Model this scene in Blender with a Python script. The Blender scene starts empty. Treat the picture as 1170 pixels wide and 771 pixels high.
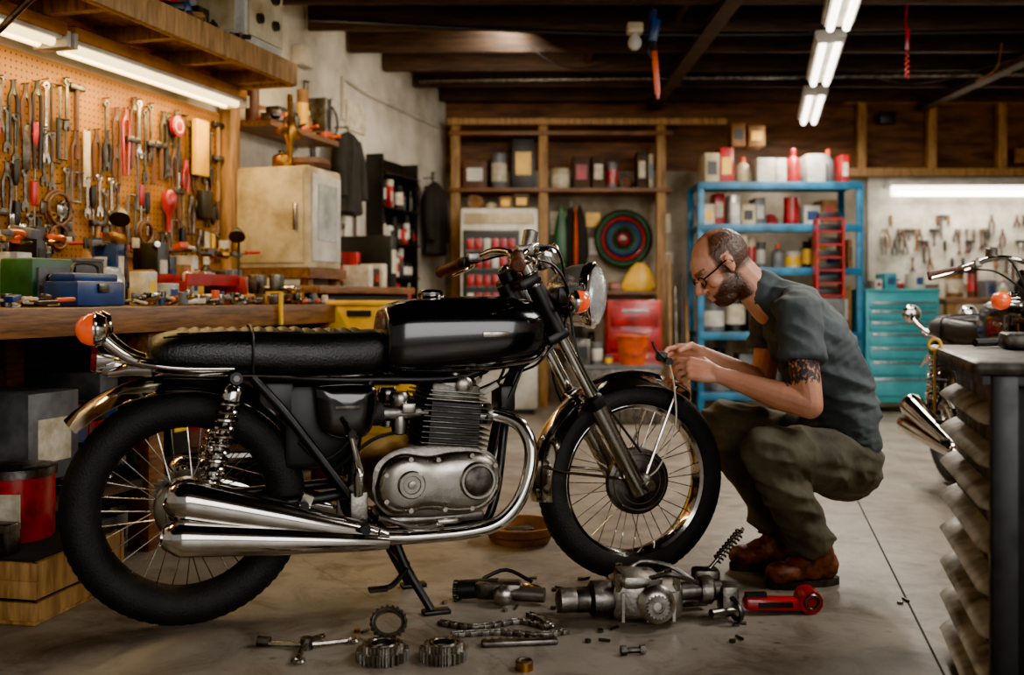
import bpy, math, random, bmesh
from mathutils import Vector, Matrix, noise
random.seed(7)
V=Vector
pi=math.pi
def lin(h):
    h=h.lstrip('#'); o=[]
    for i in (0,2,4):
        c=int(h[i:i+2],16)/255
        o.append(c/12.92 if c<=.04045 else ((c+.055)/1.055)**2.4)
    return (o[0],o[1],o[2],1)
# ------------------------------------------------------------------ materials
def mat(name,c1,c2=None,rough=.5,metal=0,scale=8,bump=0,bscale=None,rvar=0,coat=0,lo=.35,hi=.65,stretch=None,emit=0,ecol=None,trans=0,sss=0):
    m=bpy.data.materials.new(name); m.use_nodes=True
    nt=m.node_tree; n=nt.nodes; l=nt.links
    p=n['Principled BSDF']
    p.inputs['Base Color'].default_value=lin(c1)
    p.inputs['Roughness'].default_value=rough; p.inputs['Metallic'].default_value=metal
    if coat: p.inputs['Coat Weight'].default_value=coat; p.inputs['Coat Roughness'].default_value=.06
    if trans: p.inputs['Transmission Weight'].default_value=trans
    if sss:
        p.inputs['Subsurface Weight'].default_value=sss; p.inputs['Subsurface Radius'].default_value=(.02,.008,.004); p.inputs['Subsurface Scale'].default_value=.5
    if emit:
        p.inputs['Emission Color'].default_value=lin(ecol or c1); p.inputs['Emission Strength'].default_value=emit
    tc=n.new('ShaderNodeTexCoord'); src=tc.outputs['Object']
    if stretch:
        mp=n.new('ShaderNodeMapping'); mp.inputs['Scale'].default_value=stretch; l.new(src,mp.inputs['Vector']); src=mp.outputs['Vector']
    nz=n.new('ShaderNodeTexNoise'); nz.inputs['Scale'].default_value=scale; nz.inputs['Detail'].default_value=6; nz.inputs['Roughness'].default_value=.6
    l.new(src,nz.inputs['Vector'])
    if c2:
        mr=n.new('ShaderNodeMapRange'); mr.inputs[1].default_value=lo; mr.inputs[2].default_value=hi
        l.new(nz.outputs['Fac'],mr.inputs[0])
        mx=n.new('ShaderNodeMix'); mx.data_type='RGBA'; mx.inputs[6].default_value=lin(c1); mx.inputs[7].default_value=lin(c2)
        l.new(mr.outputs[0],mx.inputs[0]); l.new(mx.outputs[2],p.inputs['Base Color'])
        m['mix']=mx.name
    if rvar:
        mr2=n.new('ShaderNodeMapRange'); mr2.inputs[1].default_value=.3; mr2.inputs[2].default_value=.7
        mr2.inputs[3].default_value=max(0,rough-rvar); mr2.inputs[4].default_value=min(1,rough+rvar)
        l.new(nz.outputs['Fac'],mr2.inputs[0]); l.new(mr2.outputs[0],p.inputs['Roughness'])
    if bump:
        nb=nz
        if bscale:
            nb=n.new('ShaderNodeTexNoise'); nb.inputs['Scale'].default_value=bscale; nb.inputs['Detail'].default_value=4; l.new(src,nb.inputs['Vector'])
        bp=n.new('ShaderNodeBump'); bp.inputs['Strength'].default_value=bump; bp.inputs['Distance'].default_value=.01
        l.new(nb.outputs['Fac'],bp.inputs['Height']); l.new(bp.outputs['Normal'],p.inputs['Normal'])
    return m
M={}
M['chrome']=mat('chrome','#dad7d1','#b8b2a8',.09,1,scale=9,rvar=.05)
M['satin']=mat('satin_chrome','#d8d4cc','#c0bab0',.24,.85,scale=9,rvar=.06)
M['chrome_worn']=mat('chrome_worn','#bdb8ae','#837b6c',.24,1,scale=25,rvar=.1)
M['alu']=mat('cast_aluminium','#97928a','#6c675f',.38,1,scale=14,bump=.15,bscale=120,rvar=.08)
M['alupol']=mat('polished_aluminium','#b3aea5','#868076',.27,1,scale=10,rvar=.1)
M['steel']=mat('dark_steel','#77736d','#443f39',.38,1,scale=30,bump=.2,rvar=.1)
M['finmetal']=mat('cylinder_fin_metal','#6b6862','#3a3733',.44,1,scale=20,bump=.2,rvar=.1)
M['blackpaint']=mat('black_paint','#050506','#090a0c',.16,0,scale=5,coat=.7)
M['blackmet']=mat('black_metal','#0c0c0d','#171614',.4,.2,scale=20,rvar=.1)
M['rubber']=mat('tyre_rubber','#0d0d0d','#181715',.7,0,scale=30,bump=.3,bscale=150)
M['vinyl']=mat('seat_vinyl','#0b0b0c','#141313',.4,0,scale=14,bump=.2,bscale=160,rvar=.06)
M['vinyl2']=mat('seat_top_vinyl','#1c1611','#0c0a09',.45,0,scale=40,bump=.2)
M['plastic_black']=mat('black_plastic','#0a0a0b','#151515',.45,0,scale=20)
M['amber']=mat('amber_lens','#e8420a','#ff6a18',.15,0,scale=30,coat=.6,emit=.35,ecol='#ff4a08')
M['redlens']=mat('red_lens','#5c0a06','#7a100a',.15,0,scale=30,coat=.6)
M['glass']=mat('lamp_glass','#e6e8e6','#bfc3c4',.22,.55,scale=60,bump=.2,coat=1)
M['grip']=mat('brown_grip','#5f3019','#3d1e10',.6,0,scale=40,bump=.4)
M['white']=mat('white_enamel','#d3cfc4','#a19a8a',.45,0,scale=6,rvar=.1)
M['cream']=mat('cream_paint','#c9bb99','#8f7a55',.45,0,scale=5,rvar=.1)
M['lip']=mat('worn_drawer_lip','#c4beb0','#6c6558',.5,.05,scale=10,rvar=.1,bump=.2)
M['grey']=mat('grey_paint','#6a6a6a','#44454a',.45,.1,scale=9)
M['red']=mat('red_paint','#b0111b','#720a0f',.35,0,scale=12,coat=.3)
M['orange']=mat('orange_plastic','#dd5510','#a63a08',.4,0,scale=10)
M['yellow']=mat('yellow_plastic','#f2bd00','#cf9800',.4,0,scale=9)
M['blue']=mat('blue_paint','#1c3c70','#12294e',.4,0,scale=9)
M['rackblue']=mat('rack_blue_paint','#1f6d96','#15475f',.45,.1,scale=9)
M['teal']=mat('teal_enamel','#389ca6','#277f89',.35,.1,scale=5)
M['green']=mat('green_paint','#285a34','#183a20',.45,0,scale=9)
M['tan']=mat('cardboard','#8d6236','#644222',.8,0,scale=12)
M['brown']=mat('brown_leather','#5c3420','#3a1f12',.6,0,scale=14,bump=.3)
M['paper']=mat('paper_label','#d4cbb4','#a89a7c',.7,0,scale=20)
M['wood']=mat('bench_wood','#7d4f27','#402612',.5,0,scale=6,bump=.3,stretch=(1,8,8))
M['woodpale']=mat('pale_timber','#a87c46','#70502c',.65,0,scale=6,bump=.2,stretch=(6,6,1))
M['wooddark']=mat('dark_joist','#46301f','#1f150d',.75,0,scale=5,bump=.3,stretch=(1,8,8))
M['ply']=mat('plywood','#6b4527','#38210d',.7,0,scale=3,stretch=(1,1,5))
M['plaster']=mat('dirty_plaster','#cfc7b6','#7a6f5e',.85,0,scale=2.2,bump=.3,bscale=20,lo=.38,hi=.75)
M['backwall']=mat('back_wall_paint','#a79c88','#544738',.8,0,scale=1.6,bump=.2,bscale=15)
M['ceil']=mat('ceiling_deck','#2c1e14','#160e08',.85,0,scale=4,stretch=(1,6,1))
M['boot']=mat('boot_leather','#7a4023','#391d0c',.5,0,scale=25,bump=.4,rvar=.1)
M['sole']=mat('boot_sole','#3a2c20','#140e09',.8,0,scale=30,bump=.3)
M['shirt']=mat('grey_tshirt','#525a5c','#3d4446',.9,0,scale=6,bump=.4,bscale=22)
M['pants']=mat('olive_trousers','#5d5847','#3e3a2f',.92,0,scale=7,bump=.5,bscale=18)
M['brass']=mat('brass','#b9822f','#7d531c',.3,1,scale=20)
M['gold']=mat('work_light_housing','#b87a2c','#8c5418',.45,.2,scale=12)
M['clear']=mat('clear_plastic','#c4c6c0','#98998f',.15,.1,scale=10)
M['tubewarm']=mat('warm_tube','#ffe2ac',None,.5,0,emit=5,ecol='#ffdf9c')
M['tubecool']=mat('cool_tube','#ffffff',None,.5,0,emit=12,ecol='#fff4e2')
M['darkfill']=mat('dark_cloth','#12100e','#1f1b17',.9,0,scale=12,bump=.3)
M['lens_dark']=mat('dark_lens','#050607','#0a0b0d',.1,0,scale=10)
M['eye']=mat('eye','#c8c2ba','#a8a29a',.2,0,scale=10)
def concrete():
    m=mat('concrete_floor','#9b9184','#6b6155',.42,0,scale=1.4,bump=.12,bscale=60,lo=.3,hi=.7,rvar=.14)
    nt=m.node_tree;n=nt.nodes;l=nt.links;p=n['Principled BSDF']
    mx=n[m['mix']]
    tc=n.new('ShaderNodeTexCoord'); nz=n.new('ShaderNodeTexNoise'); nz.inputs['Scale'].default_value=5; nz.inputs['Detail'].default_value=12; nz.inputs['Roughness'].default_value=.75; nz.inputs['Distortion'].default_value=.8
    l.new(tc.outputs['Object'],nz.inputs['Vector'])
    mr=n.new('ShaderNodeMapRange'); mr.inputs[1].default_value=.46; mr.inputs[2].default_value=.68; mr.inputs[4].default_value=.85; l.new(nz.outputs['Fac'],mr.inputs[0])
    m2=n.new('ShaderNodeMix'); m2.data_type='RGBA'; m2.inputs[7].default_value=lin('#463a30')
    l.new(mr.outputs[0],m2.inputs[0]); l.new(mx.outputs[2],m2.inputs[6])
    v2=n.new('ShaderNodeTexVoronoi'); v2.inputs['Scale'].default_value=9; l.new(tc.outputs['Object'],v2.inputs['Vector'])
    mr4=n.new('ShaderNodeMapRange'); mr4.inputs[1].default_value=.03; mr4.inputs[2].default_value=.12; mr4.inputs[3].default_value=.6; mr4.inputs[4].default_value=0; l.new(v2.outputs['Distance'],mr4.inputs[0])
    m4=n.new('ShaderNodeMix'); m4.data_type='RGBA'; m4.inputs[7].default_value=lin('#33291f'); l.new(mr4.outputs[0],m4.inputs[0]); l.new(m2.outputs[2],m4.inputs[6])
    vo=n.new('ShaderNodeTexVoronoi'); vo.feature='DISTANCE_TO_EDGE'; vo.inputs['Scale'].default_value=.4
    ad=n.new('ShaderNodeMix'); ad.data_type='RGBA'; ad.inputs[0].default_value=.12
    l.new(tc.outputs['Object'],ad.inputs[6]); l.new(nz.outputs['Color'],ad.inputs[7]); l.new(ad.outputs[2],vo.inputs['Vector'])
    mr3=n.new('ShaderNodeMapRange'); mr3.inputs[1].default_value=0; mr3.inputs[2].default_value=.002; mr3.inputs[3].default_value=.5; mr3.inputs[4].default_value=0; l.new(vo.outputs['Distance'],mr3.inputs[0])
    m3=n.new('ShaderNodeMix'); m3.data_type='RGBA'; m3.inputs[7].default_value=lin('#2c241f')
    l.new(mr3.outputs[0],m3.inputs[0]); l.new(m4.outputs[2],m3.inputs[6]); l.new(m3.outputs[2],p.inputs['Base Color'])
    return m
M['floor']=concrete()
def pegmat():
    m=mat('pegboard_hardboard','#a0680c','#804e08',.65,0,scale=3)
    nt=m.node_tree;n=nt.nodes;l=nt.links;p=n['Principled BSDF']; mx=n[m['mix']]
    tc=n.new('ShaderNodeTexCoord'); sp=n.new('ShaderNodeSeparateXYZ'); cb=n.new('ShaderNodeCombineXYZ')
    l.new(tc.outputs['Object'],sp.inputs[0]); l.new(sp.outputs['X'],cb.inputs['X']); l.new(sp.outputs['Z'],cb.inputs['Y'])
    vo=n.new('ShaderNodeTexVoronoi'); vo.voronoi_dimensions='2D'; vo.inputs['Scale'].default_value=36; vo.inputs['Randomness'].default_value=0
    l.new(cb.outputs[0],vo.inputs['Vector'])
    mt=n.new('ShaderNodeMath'); mt.operation='LESS_THAN'; mt.inputs[1].default_value=.17; l.new(vo.outputs['Distance'],mt.inputs[0])
    m2=n.new('ShaderNodeMix'); m2.data_type='RGBA'; m2.inputs[7].default_value=lin('#2a1608'); l.new(mt.outputs[0],m2.inputs[0]); l.new(mx.outputs[2],m2.inputs[6]); l.new(m2.outputs[2],p.inputs['Base Color'])
    return m
M['peg']=pegmat()
def skinmat():
    m=mat('skin','#d99c7c','#c27d5d',.48,0,scale=9,bump=.15,bscale=140,sss=.1)
    nt=m.node_tree;n=nt.nodes;l=nt.links;p=n['Principled BSDF']; mx=n[m['mix']]
    prev=mx.outputs[2]
    for an,col in (('hair','#281911'),('tattoo','#22282c')):
        at=n.new('ShaderNodeAttribute'); at.attribute_name=an
        nz=n.new('ShaderNodeTexNoise'); nz.inputs['Scale'].default_value=420 if an=='hair' else 45
        md=n.new('ShaderNodeMath'); md.operation='MULTIPLY_ADD'; md.inputs[1].default_value=1.0 if an=='hair' else 2.2; md.inputs[2].default_value=-.5 if an=='hair' else -1.1; l.new(nz.outputs['Fac'],md.inputs[0])
        sm=n.new('ShaderNodeMath'); sm.operation='ADD'; l.new(at.outputs['Fac'],sm.inputs[0]); l.new(md.outputs[0],sm.inputs[1])
        mr=n.new('ShaderNodeMapRange'); mr.inputs[1].default_value=.2 if an=='hair' else .65; mr.inputs[2].default_value=.95; mr.inputs[4].default_value=.95; l.new(sm.outputs[0],mr.inputs[0])
        m2=n.new('ShaderNodeMix'); m2.data_type='RGBA'; m2.inputs[7].default_value=lin(col); l.new(mr.outputs[0],m2.inputs[0]); l.new(prev,m2.inputs[6]); prev=m2.outputs[2]
    l.new(prev,p.inputs['Base Color'])
    return m
M['skin']=skinmat()
# ------------------------------------------------------------------ builder
def frame(d,up=None):
    up=up or (V((0,0,1)) if abs(d.z)<.95 else V((1,0,0)))
    a=d.cross(up).normalized(); return a,d.cross(a).normalized()
def catmull(P,n):
    P=[V(p) for p in P]; Q=[P[0]*2-P[1]]+P+[P[-1]*2-P[-2]]; o=[]
    for i in range(1,len(Q)-2):
        p0,p1,p2,p3=Q[i-1:i+3]
        for k in range(n):
            t=k/n
            o.append(.5*((2*p1)+(p2-p0)*t+(2*p0-5*p1+4*p2-p3)*t*t+(3*p1-p0-3*p2+p3)*t**3))
    o.append(P[-1]); return o
class B:
    def __init__(s,Mx=None):
        s.M=Mx or Matrix.Identity(4); s.v=[];s.f=[];s.m=[];s.mats=[]
    def add(s,vs,fs,mt,X=None):
        T=s.M@X if X else s.M
        o=len(s.v); s.v+=[T@V(q) for q in vs]
        if mt not in s.mats: s.mats.append(mt)
        k=s.mats.index(mt)
        for f in fs: s.f.append([i+o for i in f]); s.m.append(k)
    def box(s,c,sz,mt,rot=(0,0,0),bev=0):
        X=Matrix.Translation(V(c))@Matrix.Rotation(rot[2],4,'Z')@Matrix.Rotation(rot[1],4,'Y')@Matrix.Rotation(rot[0],4,'X')
        x,y,z=[q/2 for q in sz]
        if bev<=0:
            vs=[(a*x,b*y,d*z) for a in(-1,1) for b in(-1,1) for d in(-1,1)]
            fs=[(0,1,3,2),(4,6,7,5),(0,4,5,1),(2,3,7,6),(0,2,6,4),(1,5,7,3)]
        else:
            bm=bmesh.new(); bmesh.ops.create_cube(bm,size=1)
            bmesh.ops.scale(bm,vec=sz,verts=bm.verts)
            bmesh.ops.bevel(bm,geom=bm.edges[:],offset=min(bev,.45*min(sz)),segments=2,profile=.5,affect='EDGES')
            bm.verts.index_update(); vs=[v.co.copy() for v in bm.verts]; fs=[[v.index for v in f.verts] for f in bm.faces]; bm.free()
        s.add(vs,fs,mt,X)
    def loft(s,rings,mt,closed=True,caps=True):
        n=len(rings[0]); vs=[p for r in rings for p in r]; fs=[]
        for i in range(len(rings)-1):
            for j in range(n if closed else n-1):
                k=(j+1)%n; fs.append((i*n+j,i*n+k,(i+1)*n+k,(i+1)*n+j))
        if caps and closed: fs.append(list(range(n))[::-1]); fs.append([(len(rings)-1)*n+j for j in range(n)])
        s.add(vs,fs,mt)
    def tube(s,P,r,mt,seg=8,sub=0):
        n0=len(P)
        if isinstance(r,(int,float)): R=[r]*n0
        else: R=list(r)
        if sub:
            Q=catmull(P,sub); RR=[]
            for i in range(n0-1):
                for k in range(sub): RR.append(R[i]+(R[i+1]-R[i])*k/sub)
            RR.append(R[-1]); P=Q;R=RR
        P=[V(p) for p in P]; rings=[]; a=None
        for i,p in enumerate(P):
            d=(P[min(i+1,len(P)-1)]-P[max(i-1,0)]).normalized()
            if a is None: a,b=frame(d)
            else: a=(a-d*a.dot(d)).normalized()
            b=d.cross(a)
            rings.append([p+(a*math.cos(t)+b*math.sin(t))*R[i] for t in [2*pi*j/seg for j in range(seg)]])
        s.loft(rings,mt)
    def cyl(s,p0,p1,r0,mt,r1=None,seg=16):
        s.tube([p0,p1],[r0,r0 if r1 is None else r1],mt,seg)
    def lathe(s,prof,o,ax,mt,seg=32,close=False):
        o=V(o); d=V(ax).normalized(); a,b=frame(d); rings=[]
        for r,h in prof:
            rings.append([o+d*h+(a*math.cos(t)+b*math.sin(t))*max(r,1e-4) for t in [2*pi*j/seg for j in range(seg)]])
        if close: rings.append(rings[0])
        s.loft(rings,mt,caps=not close)
    def torus(s,c,ax,R,r,mt,seg=40,ms=12,ry=None):
        ry=ry or r
        s.lathe([(R+r*math.cos(t),ry*math.sin(t)) for t in [2*pi*k/ms for k in range(ms)]],c,ax,mt,seg,True)
    def sph(s,c,r,mt,rot=None,seg=20,ns=12):
        if isinstance(r,(int,float)): r=(r,r,r)
        vs=[];fs=[]
        for i in range(ns+1):
            ph=pi*i/ns
            for j in range(seg):
                t=2*pi*j/seg
                vs.append((r[0]*math.sin(ph)*math.cos(t),r[1]*math.sin(ph)*math.sin(t),r[2]*math.cos(ph)))
        for i in range(ns):
            for j in range(seg):
                k=(j+1)%seg; fs.append((i*seg+j,i*seg+k,(i+1)*seg+k,(i+1)*seg+j))
        X=Matrix.Translation(V(c))
        if rot: X=X@rot
        s.add(vs,fs,mt,X)
    def coil(s,p0,p1,R,r,turns,mt,seg=6,n=14):
        p0=V(p0);p1=V(p1);d=(p1-p0).normalized();a,b=frame(d);N=int(turns*n);P=[]
        for i in range(N+1):
            t=2*pi*i/n; P.append(p0+(p1-p0)*i/N+(a*math.cos(t)+b*math.sin(t))*R)
        s.tube(P,r,mt,seg)
    def prism(s,poly,o,ux,uy,th,mt,sc=1):
        o=V(o);ux=V(ux);uy=V(uy);nz=ux.cross(uy).normalized()
        s.loft([[o+ux*x*sc+uy*y*sc+nz*h for x,y in poly] for h in(-th/2,th/2)],mt)
    def gear(s,c,ax,R,th,teeth,mt,hole=.5,mt2=None):
        c=V(c);d=V(ax).normalized();a,b=frame(d);o=[];n=teeth*4
        for j in range(n):
            rr=R if (j%4)<2 else R*.88
            t=2*pi*j/n; o.append((rr,t))
        def ring(f,h): return [c+d*h+(a*math.cos(t)+b*math.sin(t))*(rr if f is None else f) for rr,t in o]
        rings=[ring(None,-th/2),ring(None,th/2),ring(R*hole*1.25,th/2),ring(R*hole*1.2,th*.2),ring(R*hole,th*.2),ring(R*hole,-th/2),ring(None,-th/2)]
        s.loft(rings,mt,caps=False)
    def build(s,name,parent=None,ang=38):
        me=bpy.data.meshes.new(name)
        me.from_pydata([tuple(q) for q in s.v],[],s.f)
        for k in s.mats: me.materials.append(M[k])
        me.polygons.foreach_set('material_index',s.m)
        bm=bmesh.new(); bm.from_mesh(me); bmesh.ops.recalc_face_normals(bm,faces=bm.faces[:]); bm.to_mesh(me); bm.free()
        me.polygons.foreach_set('use_smooth',[True]*len(me.polygons))
        me.set_sharp_from_angle(angle=math.radians(ang)); me.update()
        o=bpy.data.objects.new(name,me); bpy.context.scene.collection.objects.link(o)
        if parent: o.parent=parent
        return o
def empty(name,loc=(0,0,0),rz=0):
    e=bpy.data.objects.new(name,None); e.location=loc; e.rotation_euler=(0,0,rz); e.empty_display_size=.1
    bpy.context.scene.collection.objects.link(e); return e
def T(x,y,z=0,rz=0): return Matrix.Translation((x,y,z))@Matrix.Rotation(rz,4,'Z')
WALLROT=math.atan2(-.959,-.283)
W=T(-.582,8.6,0,WALLROT)      # left-wall frame: x along wall toward camera, y into the room
# ------------------------------------------------------------------ room
b=B(); b.box((0.5,2.6,-.05),(13,13,.1),'floor'); b.build('floor')
b=B(); b.box((0,0,0),(.006,10,.003),'darkfill')
o=b.build('trim_floor_joint'); o.location=(1.36,3.7,.0); o.rotation_euler=(0,0,-math.atan(.246))
b=B(); b.box((6,-.06,1.4),(12.5,.12,2.8),'plaster'); o=b.build('wall_left'); o.matrix_world=W
b=B(); b.box((2.1,8.68,1.0),(5.6,.14,2.0),'backwall'); b.box((2.1,8.68,2.4),(5.6,.12,.8),'ply'); b.build('wall_back')
b=B(); b.box((4.95,3.5,1.4),(.12,10.3,2.8),'plaster'); b.build('wall_right')
b=B(); b.box((.9,3.4,2.86),(8.2,10.7,.08),'ceil'); b.build('ceiling')
b=B()
for i in range(15):
    y=.6+i*.56
    xl=-.582-.295*(8.6-y)+.02
    b.box(((xl+4.85)/2,y,2.69),(4.85-xl,.05,.24),'wooddark',bev=.004)
    if i%2: b.box((1+.5*math.sin(i*2.1),y+.28,2.7),(.04,.5,.16),'wooddark')
b.box((1.2,6.2,2.53),(.1,4.6,.05),'wooddark'); b.box((3.5,6.2,2.53),(.1,4.6,.05),'wooddark')
b.build('trim_ceiling_joists')
b=B(); b.tube([(-.7,7.5,2.54),(4.8,7.2,2.54)],.02,'steel'); b.tube([(-1.2,5.9,2.55),(1,6.1,2.52),(4.8,6.0,2.54)],.014,'plastic_black',8,6)
b.tube([(2.6,7.4,2.56),(2.9,7.0,2.42),(3.5,6.8,2.56)],.006,'plastic_black',6,6); b.tube([(3.2,6.5,2.57),(3.16,6.5,2.4),(3.05,6.55,2.33)],.006,'tan',6,6); b.tube([(.1,6.6,2.57),(.4,6.7,2.45),(.86,6.9,2.57)],.005,'plastic_black',6,6)
b.build('electrical_cables')
b=B()
for x in (3.0,3.6,4.2,4.75): b.box((x,8.56,2.3),(.07,.09,.6),'woodpale',bev=.005)
b.box((3.85,8.55,1.98),(2.0,.1,.07),'woodpale',bev=.005); b.box((3.85,8.55,2.6),(2.0,.1,.06),'woodpale')
b.build('trim_back_studs')
b=B(); b.box((3.2,8.5,2.44),(.14,.06,.1),'plastic_black',bev=.01); b.box((4.45,8.52,2.12),(.3,.03,.12),'tan'); b.build('wall_vent_box')
PAL=['red','orange','yellow','blue','teal','white','cream','grey','plastic_black','tan','green','paper','steel','brown','white','tan','plastic_black']
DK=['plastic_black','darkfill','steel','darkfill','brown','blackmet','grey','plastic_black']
def clutter(b,x0,x1,y0,y1,z,h0,h1,pal=PAL,fd=-1,dens=1,wmin=.05,wmax=.16,skip=()):
    x=x0
    while x<x1-.03:
        w=min(random.uniform(wmin,wmax),x1-x); h=random.uniform(h0,h1); d=random.uniform(.5,.95)*(y1-y0); m=random.choice(pal)
        yc=(y0+y1)/2+random.uniform(-1,1)*(y1-y0-d)/2; xc=x+w/2; k=random.random()
        ok=all(x+w<a or x>c for a,c in skip)
        if ok and random.random()<dens:
            if k<.5:
                b.box((xc,yc,z+h/2),(w*.92,d,h),m,bev=.004)
                yf=yc+fd*(d/2+.001); m2=random.choice(['paper','red','yellow','blue','white','plastic_black']) if pal is not DK else 'darkfill'
                b.box((xc,yf,z+h*.5),(w*.6,.003,h*.45),m2)
            elif k<.72:
                r=min(w,d)*.46; b.lathe([(r*.96,0),(r,.004),(r,h-.01),(r*1.04,h-.008),(r*1.04,h),(r*.9,h),(r*.85,h-.006)],(xc,yc,z),(0,0,1),m,16)
                b.lathe([(r*1.01,h*.2),(r*1.015,h*.22),(r*1.015,h*.7),(r*1.01,h*.72)],(xc,yc,z),(0,0,1),random.choice(['paper','yellow','red','white']) if pal is not DK else 'steel',16)
            elif k<.9:
                r=min(w,d)*.42; b.lathe([(r*.95,0),(r,.005),(r,h*.6),(r*.85,h*.7),(r*.35,h*.8),(r*.33,h*.86)],(xc,yc,z),(0,0,1),m,14)
                b.lathe([(r*.4,h*.84),(r*.4,h*.98),(r*.3,h)],(xc,yc,z),(0,0,1),random.choice(['red','plastic_black','white','orange']),12)
            else:
                r=min(w,d)*.4; b.cyl((xc-r*.2,yc-.02,z+r),(xc+r*.3,yc+.04,z+r),r,m,seg=16); b.torus((xc,yc,z+r*1.0),(0,1,0),r*.8,r*.2,'steel',20,8)
        x+=w+random.uniform(.002,.015)
def heap(b,x0,x1,y0,y1,z,n,sz=.05,pal=('steel','plastic_black','chrome_worn','brass','orange','paper','grey','red','white','blue'),skip=(),up=.03):
    for _ in range(n):
        x=random.uniform(x0,x1); y=random.uniform(y0,y1); 
        if any(a<x<c for a,c in skip): continue
        s=sz*random.uniform(.5,1.4); a=random.uniform(0,pi); m=random.choice(pal); k=random.random(); zz=z+random.uniform(0,up)
        if k<.3: b.box((x,y,zz+s*.2),(s,s*.6,s*.4),m,rot=(0,random.uniform(-.2,.2),a),bev=.002)
        elif k<.6: b.cyl((x,y,zz+s*.15),(x+s*1.4*math.cos(a),y+s*1.0*math.sin(a),zz+s*.2),s*.14,m,seg=8)
        elif k<.8: b.torus((x,y,zz+s*.1),(random.uniform(-.3,.3),random.uniform(-.3,.3),1),s*.4,s*.1,m,14,6)
        else: b.lathe([(s*.3,0),(s*.32,.004),(s*.32,s*.8),(s*.28,s*.82)],(x,y,zz),(0,0,1),m,12)
# wooden shelf unit on back wall
b=B()
for x in (-.47,.26,1.24): b.box((x,8.3,1.2),(.075,.08,2.4),'woodpale',bev=.006)
for z in (1.8,2.27): b.box((.4,8.4,z),(1.85,.34,.035),'wood',bev=.004)
b.box((.62,8.22,2.36),(2.3,.04,.05),'woodpale',bev=.004)
b.box((.75,8.42,.95),(.95,.3,.03),'wood'); b.box((.75,8.42,.5),(.95,.3,.03),'wood')
b.build('wooden_shelf_unit')
BR=['tan','brown','plastic_black','cream','tan','wooddark','grey','wooddark']
b=B(); clutter(b,-.42,.2,8.27,8.5,1.819,.2,.42,BR,wmin=.16,wmax=.34); clutter(b,.32,1.18,8.27,8.5,1.819,.14,.38,BR+['paper'],wmin=.08,wmax=.22)
clutter(b,.32,.92,8.3,8.5,.966,.05,.12,PAL,dens=.5); clutter(b,.32,.7,8.3,8.5,.516,.1,.35,DK)
b.build('stored_boxes')
b=B()
for i,(x,z,w,h,m) in enumerate(((.4,1.55,.14,.2,'paper'),(.72,1.35,.1,.14,'white'),(.7,1.58,.12,.12,'yellow'),(.43,1.25,.1,.12,'paper'),(1.32,1.55,.1,.16,'paper'),(1.35,1.25,.08,.1,'white'))): b.box((x,8.607,z),(w,.006,h),m)
b.build('pinned_notices')
# vending machine
b=B(T(-.10,7.95))
b.box((0,0,.82),(.60,.5,1.56),'white',bev=.02); b.box((0,0,.03),(.54,.44,.06),'plastic_black')
b.box((-.06,-.252,1.12),(.44,.012,.62),'plastic_black',bev=.004); b.box((-.06,-.257,1.12),(.40,.006,.58),'plastic_black')
for r in range(4):
    for c in range(6): b.box((-.06+(c-2.5)*.064,-.268,.9+r*.14),(.05,.02,.085),'red' if (r+c)%5 else 'white',bev=.004)
    b.box((-.06,-.262,.85+r*.14),(.4,.02,.01),'steel')
b.box((.23,-.255,1.2),(.09,.012,.3),'grey',bev=.003); b.box((.23,-.262,1.28),(.06,.01,.05),'plastic_black'); b.box((-.06,-.256,.45),(.4,.012,.16),'plastic_black',bev=.004)
b.box((0,-.255,1.52),(.54,.01,.08),'cream')
b.build('vending_machine')
b=B(T(-.12,7.95)); clutter(b,-.26,.26,-.15,.15,1.601,.04,.12,BR); b.build('cardboard_cartons')
b=B()
for i,m in enumerate(['darkfill','green','plastic_black','red','darkfill','blue','green','plastic_black','darkfill','red']):
    b.torus((.95,8.50-.008*(i%3),1.41),(0,1,0),.24-.022*i,.0125,m,40,8)
b.box((.95,8.56,1.5),(.05,.1,.2),'steel'); b.build('hose_coil')
b=B()
for i,(x,m) in enumerate([(-.08,'green'),(0,'darkfill'),(.08,'darkfill'),(.04,'orange')]):
    b.loft([[ (.5+x+ (.02 if m=='orange' else .075)*w*math.cos(t),(8.45 if m=='orange' else 8.5)+.045*w*math.sin(t),z) for t in [2*pi*k/12 for k in range(12)]] for w,z in ((.3,1.14),(.8,1.18),(1,1.3),(.85,1.45),(.5,1.6),(.1,1.7))],m)
b.tube([(.5,8.61,1.72),(.5,8.48,1.72),(.5,8.48,1.68)],.01,'steel'); b.build('folded_tarpaulin')
b=B(); b.loft([[ (1.08+w*math.cos(t)*(1+.1*math.sin(4*t)),8.40+w*.35*math.sin(t),z) for t in [2*pi*k/20 for k in range(20)]] for w,z in ((.13,.966),(.155,.99),(.12,1.08),(.08,1.15),(.03,1.2))],'yellow'); b.build('yellow_cloth_bag')
b=B(T(.95,7.9))
b.box((0,0,.5),(.42,.36,.78),'red',bev=.015)
for i in range(4): b.box((0,-.185,.22+i*.18),(.37,.02,.15),'red',bev=.006); b.box((0,-.2,.27+i*.18),(.2,.015,.015),'chrome')
for x in (-.17,.17):
    for y in (-.13,.13): b.cyl((x-.015,y,.045),(x+.015,y,.045),.045,'rubber')
b.box((0,0,.125),(.36,.3,.03),'plastic_black')
b.build('drawer_cart')
b=B(); b.box((.74,7.3,.2),(.66,.4,.4),'steel',bev=.01); b.box((.74,7.3,.41),(.68,.42,.02),'grey'); b.build('low_steel_cabinet')
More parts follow.
